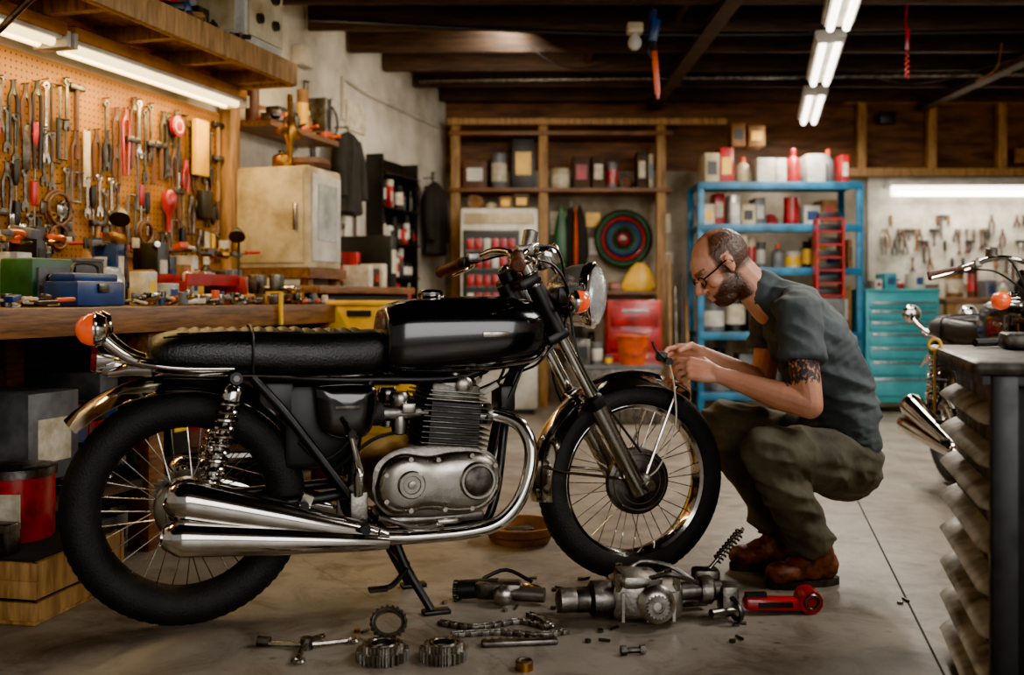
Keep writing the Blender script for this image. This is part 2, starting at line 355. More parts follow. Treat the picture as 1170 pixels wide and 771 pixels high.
b=B(); b.lathe([(.09,.42),(.115,.62),(.125,.62),(.125,.635),(.11,.635),(.085,.43)],(.88,7.25,0),(0,0,1),'orange'); b.tube([(.77,7.25,.62),(.82,7.15,.5),(.94,7.15,.5),(.99,7.25,.62)],.004,'steel',sub=5); b.build('orange_bucket')
b=B(); clutter(b,.45,.73,7.15,7.4,.42,.06,.2,['white','grey','paper','steel']); b.build('workshop_cans')
b=B()
for x,m,h in((1.24,'woodpale',1.25),(1.29,'steel',1.0),(1.34,'plastic_black',1.1),(1.38,'woodpale',.9)): b.cyl((x,7.75,0),(x+.02,8.0,h),.014,m)
b.box((1.3,7.75,.03),(.14,.05,.06),'plastic_black'); b.build('long_handled_tools')
# blue rack
b=B(T(2.09,7.98))
for x in (-.62,.62):
    for y in (-.22,.22): b.box((x,y,.9),(.05,.04,1.8),'rackblue',bev=.004)
for z in (.15,.62,1.12,1.46,1.79):
    b.box((0,0,z),(1.26,.46,.03),'rackblue'); b.box((0,-.235,z-.01),(1.26,.02,.06),'rackblue',bev=.004)
b.tube([(-.62,.22,.2),(.62,.22,1.7)],.008,'rackblue'); b.tube([(.62,.22,.2),(-.62,.22,1.7)],.008,'rackblue')
b.build('storage_rack')
b=B(T(2.09,7.98)); P2=['white','white','cream','red','grey','paper','tan','blue','white','plastic_black','clear']
clutter(b,-.58,.58,-.18,.18,1.806,.18,.3,P2,wmin=.07,wmax=.16); clutter(b,-.35,-.05,-.1,.15,2.11,.1,.22,['tan','grey','tan'],wmin=.1,wmax=.2)
clutter(b,-.58,.58,-.18,.18,1.476,.16,.27,P2,wmin=.07,wmax=.14); clutter(b,-.58,.58,-.18,.18,1.136,.12,.28,P2+['plastic_black']*5,wmin=.07,wmax=.15)
clutter(b,-.58,.58,-.18,.18,.636,.2,.42,['plastic_black','red','tan','grey','darkfill'],wmin=.1,wmax=.25); clutter(b,-.58,.58,-.18,.18,.166,.2,.38,['plastic_black','grey','tan'],wmin=.1,wmax=.3)
b.build('rack_boxes')
b=B(T(2.43,7.64))
for x in (-.1,.1): b.box((x,0,1.2),(.015,.1,.62),'red')
for i in range(7): b.box((0,0,.92+i*.098),(.2,.1,.012),'red'); b.box((0,.01,.95+i*.098),(.16,.06,.05),'plastic_black',bev=.004)
b.box((0,0,.45),(.22,.12,.9),'grey',bev=.01); b.build('parts_organizer')
# teal tool chest
b=B(T(3.07,8.05))
b.box((0,0,.52),(.58,.45,.88),'teal',bev=.012)
zz=.13
for h in (.16,.13,.11,.11,.09,.09,.07):
    b.box((0,-.232,zz+h/2),(.53,.02,h-.012),'teal',bev=.005); b.box((0,-.248,zz+h-.022),(.5,.014,.014),'chrome_worn',bev=.003); zz+=h
b.box((0,0,.965),(.6,.47,.02),'teal',bev=.006)
for x in (-.24,.24):
    for y in (-.17,.17): b.cyl((x-.015,y,.045),(x+.015,y,.045),.045,'rubber'); b.box((x,y,.085),(.05,.06,.02),'steel')
b.build('tool_chest')
b=B(T(3.07,8.05)); clutter(b,-.26,.26,-.16,.16,.976,.06,.22,['white','blue','grey','plastic_black','teal','red'],wmin=.04,wmax=.12); b.build('tool_chest_clutter')
# back right bench
b=B()
b.box((4.15,8.2,.88),(1.4,.6,.05),'wood',bev=.005)
for x in (3.5,4.8): 
    for y in (7.95,8.45): b.box((x,y,.43),(.08,.08,.86),'woodpale')
b.box((4.15,8.2,.3),(1.3,.5,.03),'wood')
b.build('rear_workbench')
b=B(); clutter(b,3.5,4.8,8.0,8.4,.906,.08,.28,['steel','plastic_black','tan','grey','brown','red','white','paper']); clutter(b,3.55,4.75,8.0,8.4,.316,.1,.4,['plastic_black','grey','tan','red']); b.build('bench_clutter')
b=B(); b.box((3.95,8.6,1.5),(1.75,.02,.95),'white'); b.build('white_tool_board')
def tool(b,x,z,y,L,kind,m,fy):
    yy=y+fy*.02
    b.cyl((x,y,z),(x,y+fy*.04,z),.003,'steel',seg=6)
    if kind==0:
        b.box((x,yy,z-L/2),(.014,.006,L*.8),m)
        b.torus((x,yy,z-L*.08),(0,1,0),.013,.006,m,14,6)
        b.prism([(-.018,0),(-.02,-.03),(-.008,-.035),(-.008,-.015),(.008,-.015),(.008,-.035),(.02,-.03),(.018,0),(.007,.01),(-.007,.01)],(x,yy,z-L*.88),(1,0,0),(0,0,1),.008,m)
    elif kind==1:
        b.lathe([(.006,0),(.014,.005),(.015,.05),(.013,.08),(.007,.1)],(x,yy,z),(0,0,-1),m,10); b.cyl((x,yy,z-.1),(x,yy,z-L),.004,'chrome_worn',seg=6)
    elif kind==2:
        for sgn in(-1,1): b.tube([(x+sgn*.004,yy,z),(x+sgn*.006,yy,z-.04),(x+sgn*.022,yy,z-.09),(x+sgn*.014,yy,z-L)],[.006,.008,.008,.007],m,6,4)
        b.cyl((x,yy-.006,z-.045),(x,yy+.006,z-.045),.013,'steel',seg=10)
    elif kind==3:
        b.cyl((x,yy,z),(x,yy,z-L),.011,m,seg=8); b.box((x,yy,z-.01),(.09,.026,.028),'steel',bev=.006)
    elif kind==4:
        b.torus((x,yy,z-L/2),(0,1,0),L*.35,.007,m,24,6); b.torus((x,yy+fy*.012,z-L/2),(0,1,0),L*.3,.006,m,24,6)
    elif kind==5:
        b.tube([(x,yy,z),(x+.05,yy,z),(x+.05,yy,z-L),(x,yy,z-L)],.006,m,6); b.box((x,yy,z-L/2),(.012,.003,L),'steel')
    elif kind==6:
        b.box((x,yy,z-L/2),(.04,.008,L),m,bev=.003)
b=B()
for i in range(50):
    x=3.2+i*.031; tool(b,x,random.choice([1.62,1.5,1.4,1.25]),8.59,random.uniform(.1,.24),random.choice([0,1,2,3,1]),random.choice(['steel','steel','plastic_black','brown','chrome_worn','tan']),-1)
b.build('hanging_tool_set')
b=B(); b.box((3.85,8.505,1.87),(1.3,.17,.05),'white',bev=.01); b.box((3.85,8.43,1.81),(1.28,.03,.09),'tubecool',bev=.01); b.build('strip_light')
# ------------------------------------------------------------------ ceiling fixtures
ang=-math.atan(.25)
for (x,y) in ((1.58,4.7),(1.9,6.05),(2.26,7.5)):
    e=B(T(x,y,2.32,ang))
    e.box((0,0,.05),(.17,1.1,.05),'white',bev=.01); e.box((0,0,.015),(.14,1.06,.02),'white')
    for sx in(-.04,.04): e.cyl((sx,-.52,-.005),(sx,.52,-.005),.019,'tubecool',seg=12)
    for sy in(-.4,.4): e.tube([(0,sy,.07),(0,sy,.25)],.004,'steel',6)
    e.build('fluorescent_light')
b=B(T(.695,5.64))
b.lathe([(.015,0),(.035,.02),(.04,.05),(.025,.08),(.01,.1)],(0,0,2.31),(0,0,1),'white',14); b.box((0,0,2.43),(.09,.08,.06),'cream',bev=.01); b.tube([(0,0,2.4),(0,0,2.575)],.004,'plastic_black',6)
b.build('pendant_bulb')
b=B(T(.8,5.64)); b.tube([(0,0,2.575),(.0,0,2.45)],.006,'steel',6); b.box((.005,0,2.42),(.055,.04,.13),'blue',bev=.01,rot=(0,.2,0)); b.coil((-.005,0,2.48),(.0,0,2.54),.018,.006,4,'blue')
b.tube([(.005,0,2.37),(.01,0,2.3)],.01,'steel',8); b.box((.015,0,2.18),(.032,.018,.25),'orange',bev=.004,rot=(0,-.07,0)); b.box((.024,0,2.06),(.02,.014,.06),'red',bev=.004,rot=(0,-.07,0)); b.tube([(.005,0,2.4),(-.03,-.02,2.3),(.005,0,2.24)],.005,'plastic_black',6,4); b.build('chain_hoist')
b=B(T(2.24,5.64)); b.tube([(0,0,2.575),(-.01,0,2.48),(0,0,2.36)],.006,'red',6,4); b.box((0,0,2.37),(.022,.018,.12),'red',bev=.005); b.coil((0,0,2.3),(0,0,2.15),.01,.004,5,'red'); b.build('hanging_strap')
# ------------------------------------------------------------------ left wall things (wall frame)
def wobj(bb,name): 
    o=bb.build(name); o.matrix_world=W; return o
b=B()
b.box((5.1,.395,.83),(3.1,.77,.09),'wood',bev=.006)
for s in (3.62,5.0,6.5):
    for n in (.08,.7): b.box((s,n,.39),(.09,.09,.785),'wood',bev=.005)
b.box((5.1,.4,.25),(2.9,.66,.03),'wooddark'); b.box((5.1,.03,.5),(3.0,.03,.6),'wooddark')
wobj(b,'workbench')
b=B(); b.box((4.65,.012,1.46),(2.35,.02,.84),'peg'); wobj(b,'pegboard')
b=B(); b.box((3.42,.045,1.45),(.09,.08,1.14),'woodpale',bev=.006); b.box((4.65,.03,1.01),(2.4,.05,.06),'woodpale'); wobj(b,'trim_pegboard_frame')
b=B()
for row,(zt,L0,L1) in enumerate(((1.8,.2,.36),(1.62,.14,.26),(1.42,.12,.24),(1.26,.08,.18))):
    s=3.52
    while s<5.75:
        kd=random.choice([0,0,1,1,2,2,3,4,5,6,0,2,1]); L=random.uniform(L0,L1)
        if row==0: kd=random.choice([0,0,2,2,3,5,2,0])
        if kd==4: L=max(L,.16)
        mt={0:['chrome_worn','steel','steel'],1:['red','yellow','plastic_black','brown','plastic_black'],2:['brown','plastic_black','steel','brown','red'],3:['woodpale','brown'],4:['plastic_black','brown','darkfill'],5:['plastic_black','grey'],6:['paper','steel','plastic_black']}[kd]
        if random.random()<.85: tool(b,s,zt+random.uniform(-.05,.03),.02,L,kd,random.choice(mt),1)
        s+=(.035 if kd in(0,1) else .055 if kd in(2,6,3) else L*.6 if kd==4 else .075)+random.uniform(0,.015)
for i in range(40):
    tool(b,random.uniform(4.6,5.75),random.uniform(1.12,1.3),.02,.05,random.choice([0,6]),random.choice(['chrome_worn','brass','steel']),1)
b.box((3.72,.07,1.66),(.11,.03,.28),'yellow',bev=.005); b.box((3.68,.07,1.38),(.09,.04,.14),'plastic_black',bev=.005)
b.lathe([(.02,0),(.035,.02),(.035,.08),(.012,.12),(.01,.2)],(3.98,.07,1.42),(0,0,-1),'red',14)
b.lathe([(.05,0),(.05,.02),(.02,.025)],(3.9,.05,1.74),(0,1,0),'red',20); b.lathe([(.035,.02),(.034,.024)],(3.9,.05,1.74),(0,1,0),'white',20)
wobj(b,'pegboard_tool_set')
b=B()
for s0 in (3.62,4.9):
    b.box((s0+.62,.2,1.935),(1.24,.16,.05),'gold',bev=.01)
    b.box((s0+.62,.2,1.905),(1.2,.13,.02),'white')
    b.cyl((s0+.04,.17,1.885),(s0+1.2,.17,1.885),.019,'tubewarm',seg=12); b.cyl((s0+.04,.235,1.885),(s0+1.2,.235,1.885),.019,'tubewarm',seg=12)
    for q in(0,1.24): b.box((s0+q,.2,1.9),(.02,.16,.06),'white')
wobj(b,'under_shelf_light')
b=B()
b.box((5.4,.29,2.035),(3.4,.56,.03),'woodpale',bev=.003); b.box((5.4,.58,2.0),(3.42,.04,.11),'woodpale',bev=.006)
for i in range(9): b.box((3.75+i*.42,.29,1.99),(.04,.54,.06),'woodpale')
b.box((3.7,.29,2.0),(.04,.56,.11),'woodpale')
b.tube([(5.3,.53,1.97),(5.3,.02,1.6)],.012,'steel')
wobj(b,'overhead_shelf')
b=B(); b.box((3.92,.4,2.25),(.34,.3,.4),'white',bev=.015)
b.box((3.92,.555,2.27),(.3,.01,.32),'cream')
for q in(-.07,.07): b.lathe([(.04,0),(.04,.012),(.034,.014)],(3.92+q,.56,2.34),(0,1,0),'plastic_black',20); b.lathe([(.025,0),(.023,.02)],(3.92+q,.56,2.2),(0,1,0),'steel',16)
b.box((3.745,.4,2.3),(.008,.14,.1),'plastic_black'); b.box((3.745,.4,2.16),(.008,.2,.05),'steel')
b.box((4.094,.4,2.26),(.006,.2,.26),'cream',bev=.002)
b.lathe([(.035,0),(.035,.012),(.028,.014)],(4.098,.4,2.32),(1,0,0),'plastic_black',20)
wobj(b,'test_meter_box')
b=B(); clutter(b,4.15,7.0,.12,.46,2.052,.12,.38,['tan','plastic_black','grey','steel','plastic_black','brown','darkfill'],fd=1,wmin=.08,wmax=.2); heap(b,4.15,5.6,.46,.55,2.052,70,.07,('steel','plastic_black','brown','tan','blue','grey')); wobj(b,'overhead_storage_boxes')
b=B(); b.box((2.75,.3,.48),(1.15,.52,.9),'darkfill',bev=.01); b.box((2.8,.305,.95),(1.3,.58,.04),'wood',bev=.004)
for i in(-1,1): b.box((2.75+i*.28,.57,.5),(.5,.02,.78),'steel',bev=.004); b.box((2.75+i*.06,.585,.6),(.015,.02,.12),'chrome')
wobj(b,'side_cabinet')
b=B(); b.box((3.22,.29,1.33),(.38,.44,.54),'cream',bev=.02); b.box((3.22,.29,1.035),(.42,.48,.05),'wood'); b.box((3.415,.29,1.33),(.012,.38,.48),'cream',bev=.005); b.box((3.43,.44,1.33),(.02,.02,.14),'chrome_worn',bev=.004)
b.box((3.22,.515,1.33),(.32,.012,.46),'white',bev=.004); b.box((3.22,.523,1.36),(.22,.004,.3),'clear')
for q in(-.16,.16): 
    for nn in (.1,.48): b.box((3.22+q,nn,.992),(.05,.05,.04),'wood')
wobj(b,'small_refrigerator')
b=B(); clutter(b,3.05,3.39,.12,.45,1.602,.05,.12,['brown','plastic_black','brass','steel'],fd=1); b.torus((3.2,.4,1.63),(0,0,1),.09,.03,'brown',24,8); wobj(b,'helmet_and_bowls')
b=B(); b.box((2.98,.14,1.84),(.8,.26,.03),'wood'); clutter(b,2.6,3.36,.04,.24,1.856,.1,.3,['brown','plastic_black','brass','tan','steel','darkfill'],fd=1); heap(b,2.6,3.36,.15,.26,1.856,20,.07,('brass','brown','steel','orange')); wobj(b,'wall_shelf')
b=B(); b.tube([(3.5,.45,1.93),(3.5,.45,1.9)],.006,'steel'); b.lathe([(.012,0),(.015,.02),(.012,.1),(.03,.14),(.035,.2),(.018,.25),(.01,.35)],(3.5,.45,1.95),(0,0,-1),'brass',16); b.tube([(3.4,.45,1.75),(3.5,.45,1.77),(3.62,.45,1.74)],.018,'brass',8,4); wobj(b,'brass_blowtorch')
b=B()
clutter(b,2.2,2.98,.12,.5,.972,.08,.36,['plastic_black','paper','steel','tan','brown','white','red','plastic_black'],fd=1,wmin=.05,wmax=.12); wobj(b,'cabinet_clutter')
# bench top contents
b=B(); G=((4.02,4.48),(4.93,5.4))
PW=['paper','white','cream','steel','brass','tan','brown','plastic_black','plastic_black','steel','red','blue','grey','plastic_black','clear','tan']
clutter(b,3.65,6.0,.08,.3,.876,.09,.3,PW,fd=1,wmin=.04,wmax=.11)
clutter(b,3.6,6.0,.34,.5,.876,.05,.17,PW,fd=1,wmin=.03,wmax=.09,dens=.9,skip=G+((4.78,4.93),))
heap(b,3.6,6.0,.52,.74,.876,260,.045,skip=((3.9,4.1),(5.05,5.4)),pal=('steel','plastic_black','chrome_worn','brass','orange','paper','grey','steel','white','blue'))
heap(b,3.6,6.0,.1,.3,1.1,70,.07)
for s_,h_ in((3.75,.34),(4.6,.36),(5.6,.3)): b.tube([(s_,.3,.9),(s_+.02,.32,.9+h_*.7),(s_+.1,.36,.9+h_)],.006,'steel',6,5); b.lathe([(.012,0),(.035,.04),(.04,.06)],(s_+.1,.36,.9+h_),(.5,.3,-.6),'plastic_black',14)
wobj(b,'workbench_clutter')
b=B(); b.box((5.22,.62,.92),(.24,.14,.085),'blue',bev=.01); b.box((5.22,.62,.975),(.22,.1,.03),'blue',bev=.01); b.tube([(5.15,.62,.98),(5.17,.62,1.02),(5.27,.62,1.02),(5.29,.62,.98)],.006,'steel',6,4); b.box((5.22,.695,.94),(.05,.01,.03),'steel',bev=.003); wobj(b,'hand_toolbox')
b=B(); b.box((5.22,.42,.96),(.2,.14,.165),'green',bev=.01); b.box((5.03,.42,.96),(.15,.13,.16),'plastic_black',bev=.006); b.box((5.03,.42,1.045),(.15,.13,.01),'grey')
for i in range(8): b.box((4.98+.025*(i%4),.488,.93+.05*(i//4)),(.012,.01,.025),'paper')
b.box((5.22,.495,.96),(.16,.008,.1),'grey'); b.lathe([(.02,0),(.018,.012)],(5.25,.5,.97),(0,1,0),'plastic_black',14)
wobj(b,'battery_charger')
b=B(); b.lathe([(.06,0),(.065,.01),(.065,.11),(.05,.13),(.05,.145),(.02,.15)],(4.86,.42,.876),(0,0,1),'clear',20); wobj(b,'plastic_jar')
b=B(); b.box((4.25,.42,.97),(.4,.14,.012),'red'); b.box((4.25,.49,.985),(.4,.012,.05),'red'); b.box((4.25,.35,.985),(.4,.012,.05),'red')
for q in(-.19,.19): b.box((4.25+q,.42,.92),(.01,.14,.09),'red')
clutter(b,4.08,4.42,.37,.47,.977,.03,.09,PW,fd=1,wmin=.03,wmax=.08); wobj(b,'red_parts_tray')
b=B(); b.box((4.0,.62,.9),(.12,.1,.05),'steel',bev=.01); b.box((4.0,.56,.97),(.1,.05,.09),'steel',bev=.01); b.box((4.0,.66,.97),(.1,.03,.09),'steel',bev=.01); b.cyl((4,.6,.95),(4,.75,.95),.01,'chrome_worn'); b.cyl((3.94,.75,.95),(4.06,.75,.95),.006,'chrome_worn'); wobj(b,'bench_vise')
b=B(); b.box((4.2,.795,.86),(.02,.01,.14),'yellow'); b.box((4.2,.76,.93),(.02,.07,.008),'yellow'); wobj(b,'yellow_tape_measure')
b=B(T(-.60,5.0,0,-.12))
b.box((0,0,.36),(.56,.36,.56),'yellow',bev=.03); b.box((0,0,.655),(.58,.38,.04),'yellow',bev=.012); b.box((-.13,0,.77),(.32,.3,.2),'yellow',bev=.02); b.box((-.13,-.155,.83),(.12,.012,.03),'plastic_black'); b.box((-.13,0,.88),(.34,.32,.025),'yellow',bev=.01)
b.box((.0,-.185,.4),(.4,.012,.3),'yellow',bev=.01); b.box((0,-.195,.5),(.16,.01,.03),'plastic_black')
for x in(-.22,.22): b.cyl((x,-.16,.05),(x,.16,.05),.05,'rubber')
b.build('yellow_mop_cart')
b=B()
for s in(.95,1.6): b.box((s,.07,1.35),(.03,.12,1.15),'blackmet')
for z in(.8,1.05,1.3,1.55,1.8): b.box((1.28,.08,z),(.66,.14,.015),'blackmet')
for z in(.81,1.06,1.31,1.56): clutter(b,.98,1.57,.03,.13,z,.1,.22,['plastic_black','plastic_black','red','white','blackmet','steel','paper'],fd=1,wmin=.04,wmax=.08)
b.box((1.28,.01,1.35),(.66,.015,1.15),'blackmet')
wobj(b,'wall_tool_rack')
def coat(s,z,m,w=.16,h=.5):
    b=B(); rings=[]
    for q,hh in ((.12,0),(.5,.04),(.85,.12),(.95,.3),(.85,.55),(.95,.8),(1.05,.97),(.9,1)):
        rings.append([(s+w*q*math.cos(t)*(1+.14*math.sin(5*t+hh*3)),.1+.07*q*math.sin(t)*(1+.2*math.sin(7*t)),z-hh*h) for t in [2*pi*k/40 for k in range(40)]])
    b.loft(rings,m)
    for sg in(-1,1): b.tube([(s+sg*w*.8,.1,z-.1*h),(s+sg*w*1.15,.11,z-.4*h),(s+sg*w*1.1,.13,z-.8*h)],[.04,.045,.04],m,10,4)
    b.tube([(s,.0,z+.03),(s,.1,z+.03),(s,.1,z-.02)],.006,'steel',6); wobj(b,'hanging_jacket')
coat(2.1,2.0,'darkfill',.14,.55); coat(.5,1.85,'darkfill',.14,.6)
b=B()
for s,z,L,k,m in((1.75,1.95,.4,5,'plastic_black'),(1.9,1.8,.3,4,'darkfill'),(2.35,1.7,.35,4,'plastic_black'),(1.82,1.5,.3,3,'brown'),(2.3,1.35,.3,6,'paper'),(2.0,1.4,.25,0,'steel'),(1.72,1.3,.25,2,'red'),(2.42,1.95,.3,6,'steel'),(.75,1.9,.35,4,'plastic_black'),(.3,1.95,.5,5,'plastic_black'),(.82,1.4,.3,6,'paper'),(.72,1.2,.3,0,'steel'),(2.2,2.2,.3,4,'plastic_black'),(2.5,2.25,.4,5,'darkfill')): tool(b,s,z,0,L,k,m,1)
b.box((1.8,.01,2.15),(.3,.02,.2),'paper'); b.box((2.25,.01,1.2),(.2,.02,.26),'white'); wobj(b,'wall_hung_tools')
b=B(); b.tube([(.2,.015,2.35),(1.6,.015,2.35),(2.0,.015,2.38),(2.0,.015,2.1)],.015,'plaster',8); b.box((2.6,.04,2.38),(.16,.08,.12),'plaster',bev=.01); wobj(b,'electrical_conduit')
b=B(); b.box((1.5,.25,.35),(.7,.4,.7),'darkfill',bev=.01); b.box((1.5,.46,.5),(.62,.01,.2),'steel'); b.box((1.5,.46,.2),(.62,.01,.2),'steel'); wobj(b,'low_cabinets')
b=B(); clutter(b,1.2,1.8,.1,.4,.702,.06,.1,PAL,fd=1); wobj(b,'parts_tins')
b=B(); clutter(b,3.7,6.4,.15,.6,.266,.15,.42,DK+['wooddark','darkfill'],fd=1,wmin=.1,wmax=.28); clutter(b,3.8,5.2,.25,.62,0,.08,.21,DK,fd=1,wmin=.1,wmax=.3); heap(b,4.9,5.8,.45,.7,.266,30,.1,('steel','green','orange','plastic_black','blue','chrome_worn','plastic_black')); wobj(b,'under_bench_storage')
b=B(T(-1.5,3.02)); b.lathe([(.1,0),(.105,.01),(.105,.19),(.11,.195),(.11,.205),(.1,.205),(.098,.18)],(0,0,.182),(0,0,1),'red',28); b.lathe([(.112,.19),(.112,.215),(.09,.22),(.02,.222)],(0,0,.182),(0,0,1),'steel',28); b.box((.02,-.106,.28),(.08,.006,.1),'paper')
b.build('oil_drum')
b=B(T(-1.57,3.0,0,-.2))
for z in(.04,.1,.15):
    b.box((0,-.2,z),(.62,.015,.05),'woodpale',bev=.002); b.box((0,.2,z),(.62,.015,.05),'woodpale'); b.box((.3,0,z),(.015,.4,.05),'woodpale'); b.box((-.3,0,z),(.015,.4,.05),'woodpale')
b.box((0,0,.012),(.6,.4,.02),'woodpale'); b.box((0,0,.175),(.58,.38,.01),'darkfill'); b.build('wooden_crate')
b=B(T(-1.6,2.85,.182,-.2)); clutter(b,-.2,.2,-.03,.06,0,.03,.1,['plastic_black','blue','grey','steel']); b.build('crate_contents')
# ------------------------------------------------------------------ motorcycle
BR_=math.atan2(.3285,.9445)
def wheel(b,c,R,front):
    c=V(c); ax=(0,1,0); tr=.048 if front else .054
    n=20; prof=[]
    for k in range(n):
        t=2*pi*k/n; prof.append((R-tr+tr*math.cos(t), (tr*1.0)*math.sin(t)))
    b.lathe(prof,c,ax,'rubber',96,True)
    for k in range(72):
        t=2*pi*k/72
        for sg in(-1,1):
            d=V((math.cos(t+.03*sg),0,math.sin(t+.03*sg)))
            p=c+d*(R-.0045)+V((0,sg*.009,0))
            b.box(p,(.016,.011,.008),'rubber',rot=(0,-t+pi/2,0))
    b.torus(c,ax,R-tr*1.45,.004,'rubber',60,6)
    rr=R-.084
    b.lathe([(rr+.012,-.034),(rr+.004,-.036),(rr-.006,-.03),(rr-.01,-.015),(rr-.012,0),(rr-.01,.015),(rr-.006,.03),(rr+.004,.036),(rr+.012,.034),(rr,.02),(rr-.004,0),(rr,-.02)],c,ax,'chrome',72,True)
    hubr=.048
    for i in range(36):
        sg=1 if i%2 else -1; k=i//2; a=2*pi*k/18+(0 if sg>0 else .17)
        off=.38 if k%2 else -.38
        p0=c+V((math.cos(a+off)*hubr,sg*.03,math.sin(a+off)*hubr)); p1=c+V((math.cos(a)*(rr-.008),sg*.008,math.sin(a)*(rr-.008)))
        b.cyl(p0,p1,.0017,'chrome_worn',seg=5)
    b.lathe([(.015,-.075),(.02,-.06),(.055,-.038),(.055,-.028),(.035,-.02),(.035,.02),(.055,.028),(.055,.038),(.02,.06),(.015,.075)],c,ax,'alu',28)
    if front:
        b.lathe([(.015,-.082),(.03,-.08),(.035,-.066),(.085,-.058),(.105,-.05),(.108,-.03),(.1,-.02),(.05,-.015)],c,ax,'finmetal',40)
        for r in(.05,.07,.09): b.torus(c+V((0,-.058,0)),ax,r,.003,'alu',40,6)
    else:
        b.lathe([(.015,-.085),(.03,-.083),(.04,-.07),(.075,-.065),(.085,-.055),(.088,-.025),(.06,-.015)],c,ax,'alupol',40)
        b.gear(c+V((0,.075,0)),ax,.1,.008,36,'steel',.4)
    b.cyl(c+V((0,-.13,0)),c+V((0,.13,0)),.009,'chrome_worn',seg=12)
    for s in(-1,1): b.cyl(c+V((0,s*.125,0)),c+V((0,s*.138,0)),.016,'chrome_worn',seg=6)
def fender(b,c,R,a0,a1,w,mt,crown=.03,flare=0,n=36):
    rings=[]
    for i in range(n+1):
        f=i/n; a=math.radians(a0+(a1-a0)*f); RR=R+flare*max(0,f-.6)*2.5
        ring=[]
        for k in range(9):
            q=-1+k/4; ring.append((c[0]+math.cos(a)*(RR-crown*abs(q)**2.2),c[1]+q*w/2,c[2]+math.sin(a)*(RR-crown*abs(q)**2.2)))
        for k in range(9):
            q=1-k/4; r2=RR-.003-crown*abs(q)**2.2; ring.append((c[0]+math.cos(a)*r2,c[1]+q*(w/2-.002),c[2]+math.sin(a)*r2))
        rings.append(ring)
    b.loft(rings,mt)
def sup(x,hw,z0,z1,e=2.6,n=28,cy=0):
    o=[]
    for k in range(n):
        t=2*pi*k/n; c,s=math.cos(t),math.sin(t)
        o.append((x,cy+hw*math.copysign(abs(c)**(2/e),c),(z0+z1)/2+(z1-z0)/2*math.copysign(abs(s)**(2/e),s)))
    return o
def interp(st,n):
    o=[]; K=len(st[0])
    for i in range(len(st)-1):
        p0=st[max(i-1,0)];p1=st[i];p2=st[i+1];p3=st[min(i+2,len(st)-1)]
        for k in range(n):
            t=k/n; o.append([.5*((2*p1[j])+(p2[j]-p0[j])*t+(2*p0[j]-5*p1[j]+4*p2[j]-p3[j])*t*t+(3*p1[j]-p0[j]-3*p2[j]+p3[j])*t**3) for j in range(K)])
    o.append(list(st[-1])); return o
RA=(0,0,.327); FA=(1.37,0,.322)
E=empty('motorcycle',(-.906,2.77,0),BR_)
b=B(); wheel(b,RA,.327,False); b.build('rear_wheel',E)
b=B(); wheel(b,FA,.322,True); b.build('front_wheel',E)
b=B(); fender(b,FA,.350,56,188,.14,'chrome',.042)
for sg in(-1,1):
    b.tube([(1.37,sg*.085,.33),(1.22,sg*.072,.55),(1.16,sg*.06,.6)],.005,'chrome',8)
    b.tube([(1.37,sg*.085,.33),(1.1,sg*.075,.37),(1.035,sg*.06,.39)],.005,'chrome',8)
    b.tube([(1.37,sg*.085,.33),(1.48,sg*.072,.58),(1.5,sg*.06,.62)],.005,'chrome',8)
b.build('front_fender',E)
b=B(); fender(b,RA,.372,40,141,.16,'chrome',.045,.03)
b.build('rear_fender',E)
b=B()
for sg in(-1,1):
    y=sg*.092; A=V((1.372,y,.322)); Tp=V((1.0,y,1.0)); d=(Tp-A).normalized()
    A2=A+V((-.025,0,-.01))
    b.cyl(A2-d*.02,A2+d*.30,.027,'alupol',seg=20); b.lathe([(.029,.29),(.031,.3),(.031,.325),(.022,.335)],A2,d,'blackmet',20)
    b.cyl(A2+d*.3,A2+d*.78,.0185,'chrome',seg=16)
    b.cyl(A2+d*.56,A2+d*.72,.028,'blackmet',seg=18)
    b.lathe([(.018,0),(.024,.005),(.024,.03),(.01,.036)],A2+d*.76,d,'chrome',16)
    b.sph(A+V((-.005,0,0)),(.03,.02,.034),'alu')
    b.box(A2+d*.12,(.02,.02,.05),'alu',bev=.004)
d=(V((1.0,0,1.0))-V((1.372,0,.322))).normalized()
A2=V((1.347,0,.312))
for q in(.545,.735): b.box(A2+d*q+V((-.015,0,0)),(.075,.24,.035),'blackmet',rot=(0,-math.radians(28),0),bev=.012)
b.cyl(A2+d*.53+V((-.05,0,-.02)),A2+d*.75+V((-.05,0,-.02)),.03,'blackmet',seg=18)
b.cyl(A2+d*.77+V((-.03,0,-.02)),A2+d*.785+V((-.03,0,-.02)),.02,'chrome',seg=6)
b.build('fork_assembly',E)
b=B()
hc=V((1.18,-.02,.915)); ha=(1,-.75,-.03)
b.lathe([(.012,-.11),(.045,-.1),(.078,-.065),(.096,-.02),(.099,.02)],hc,ha,'satin',40)
b.lathe([(.099,.018),(.105,.03),(.105,.045),(.096,.052)],hc,ha,'chrome',40)
b.lathe([(.095,.048),(.089,.060),(.055,.074),(.01,.08)],hc,ha,'glass',32)
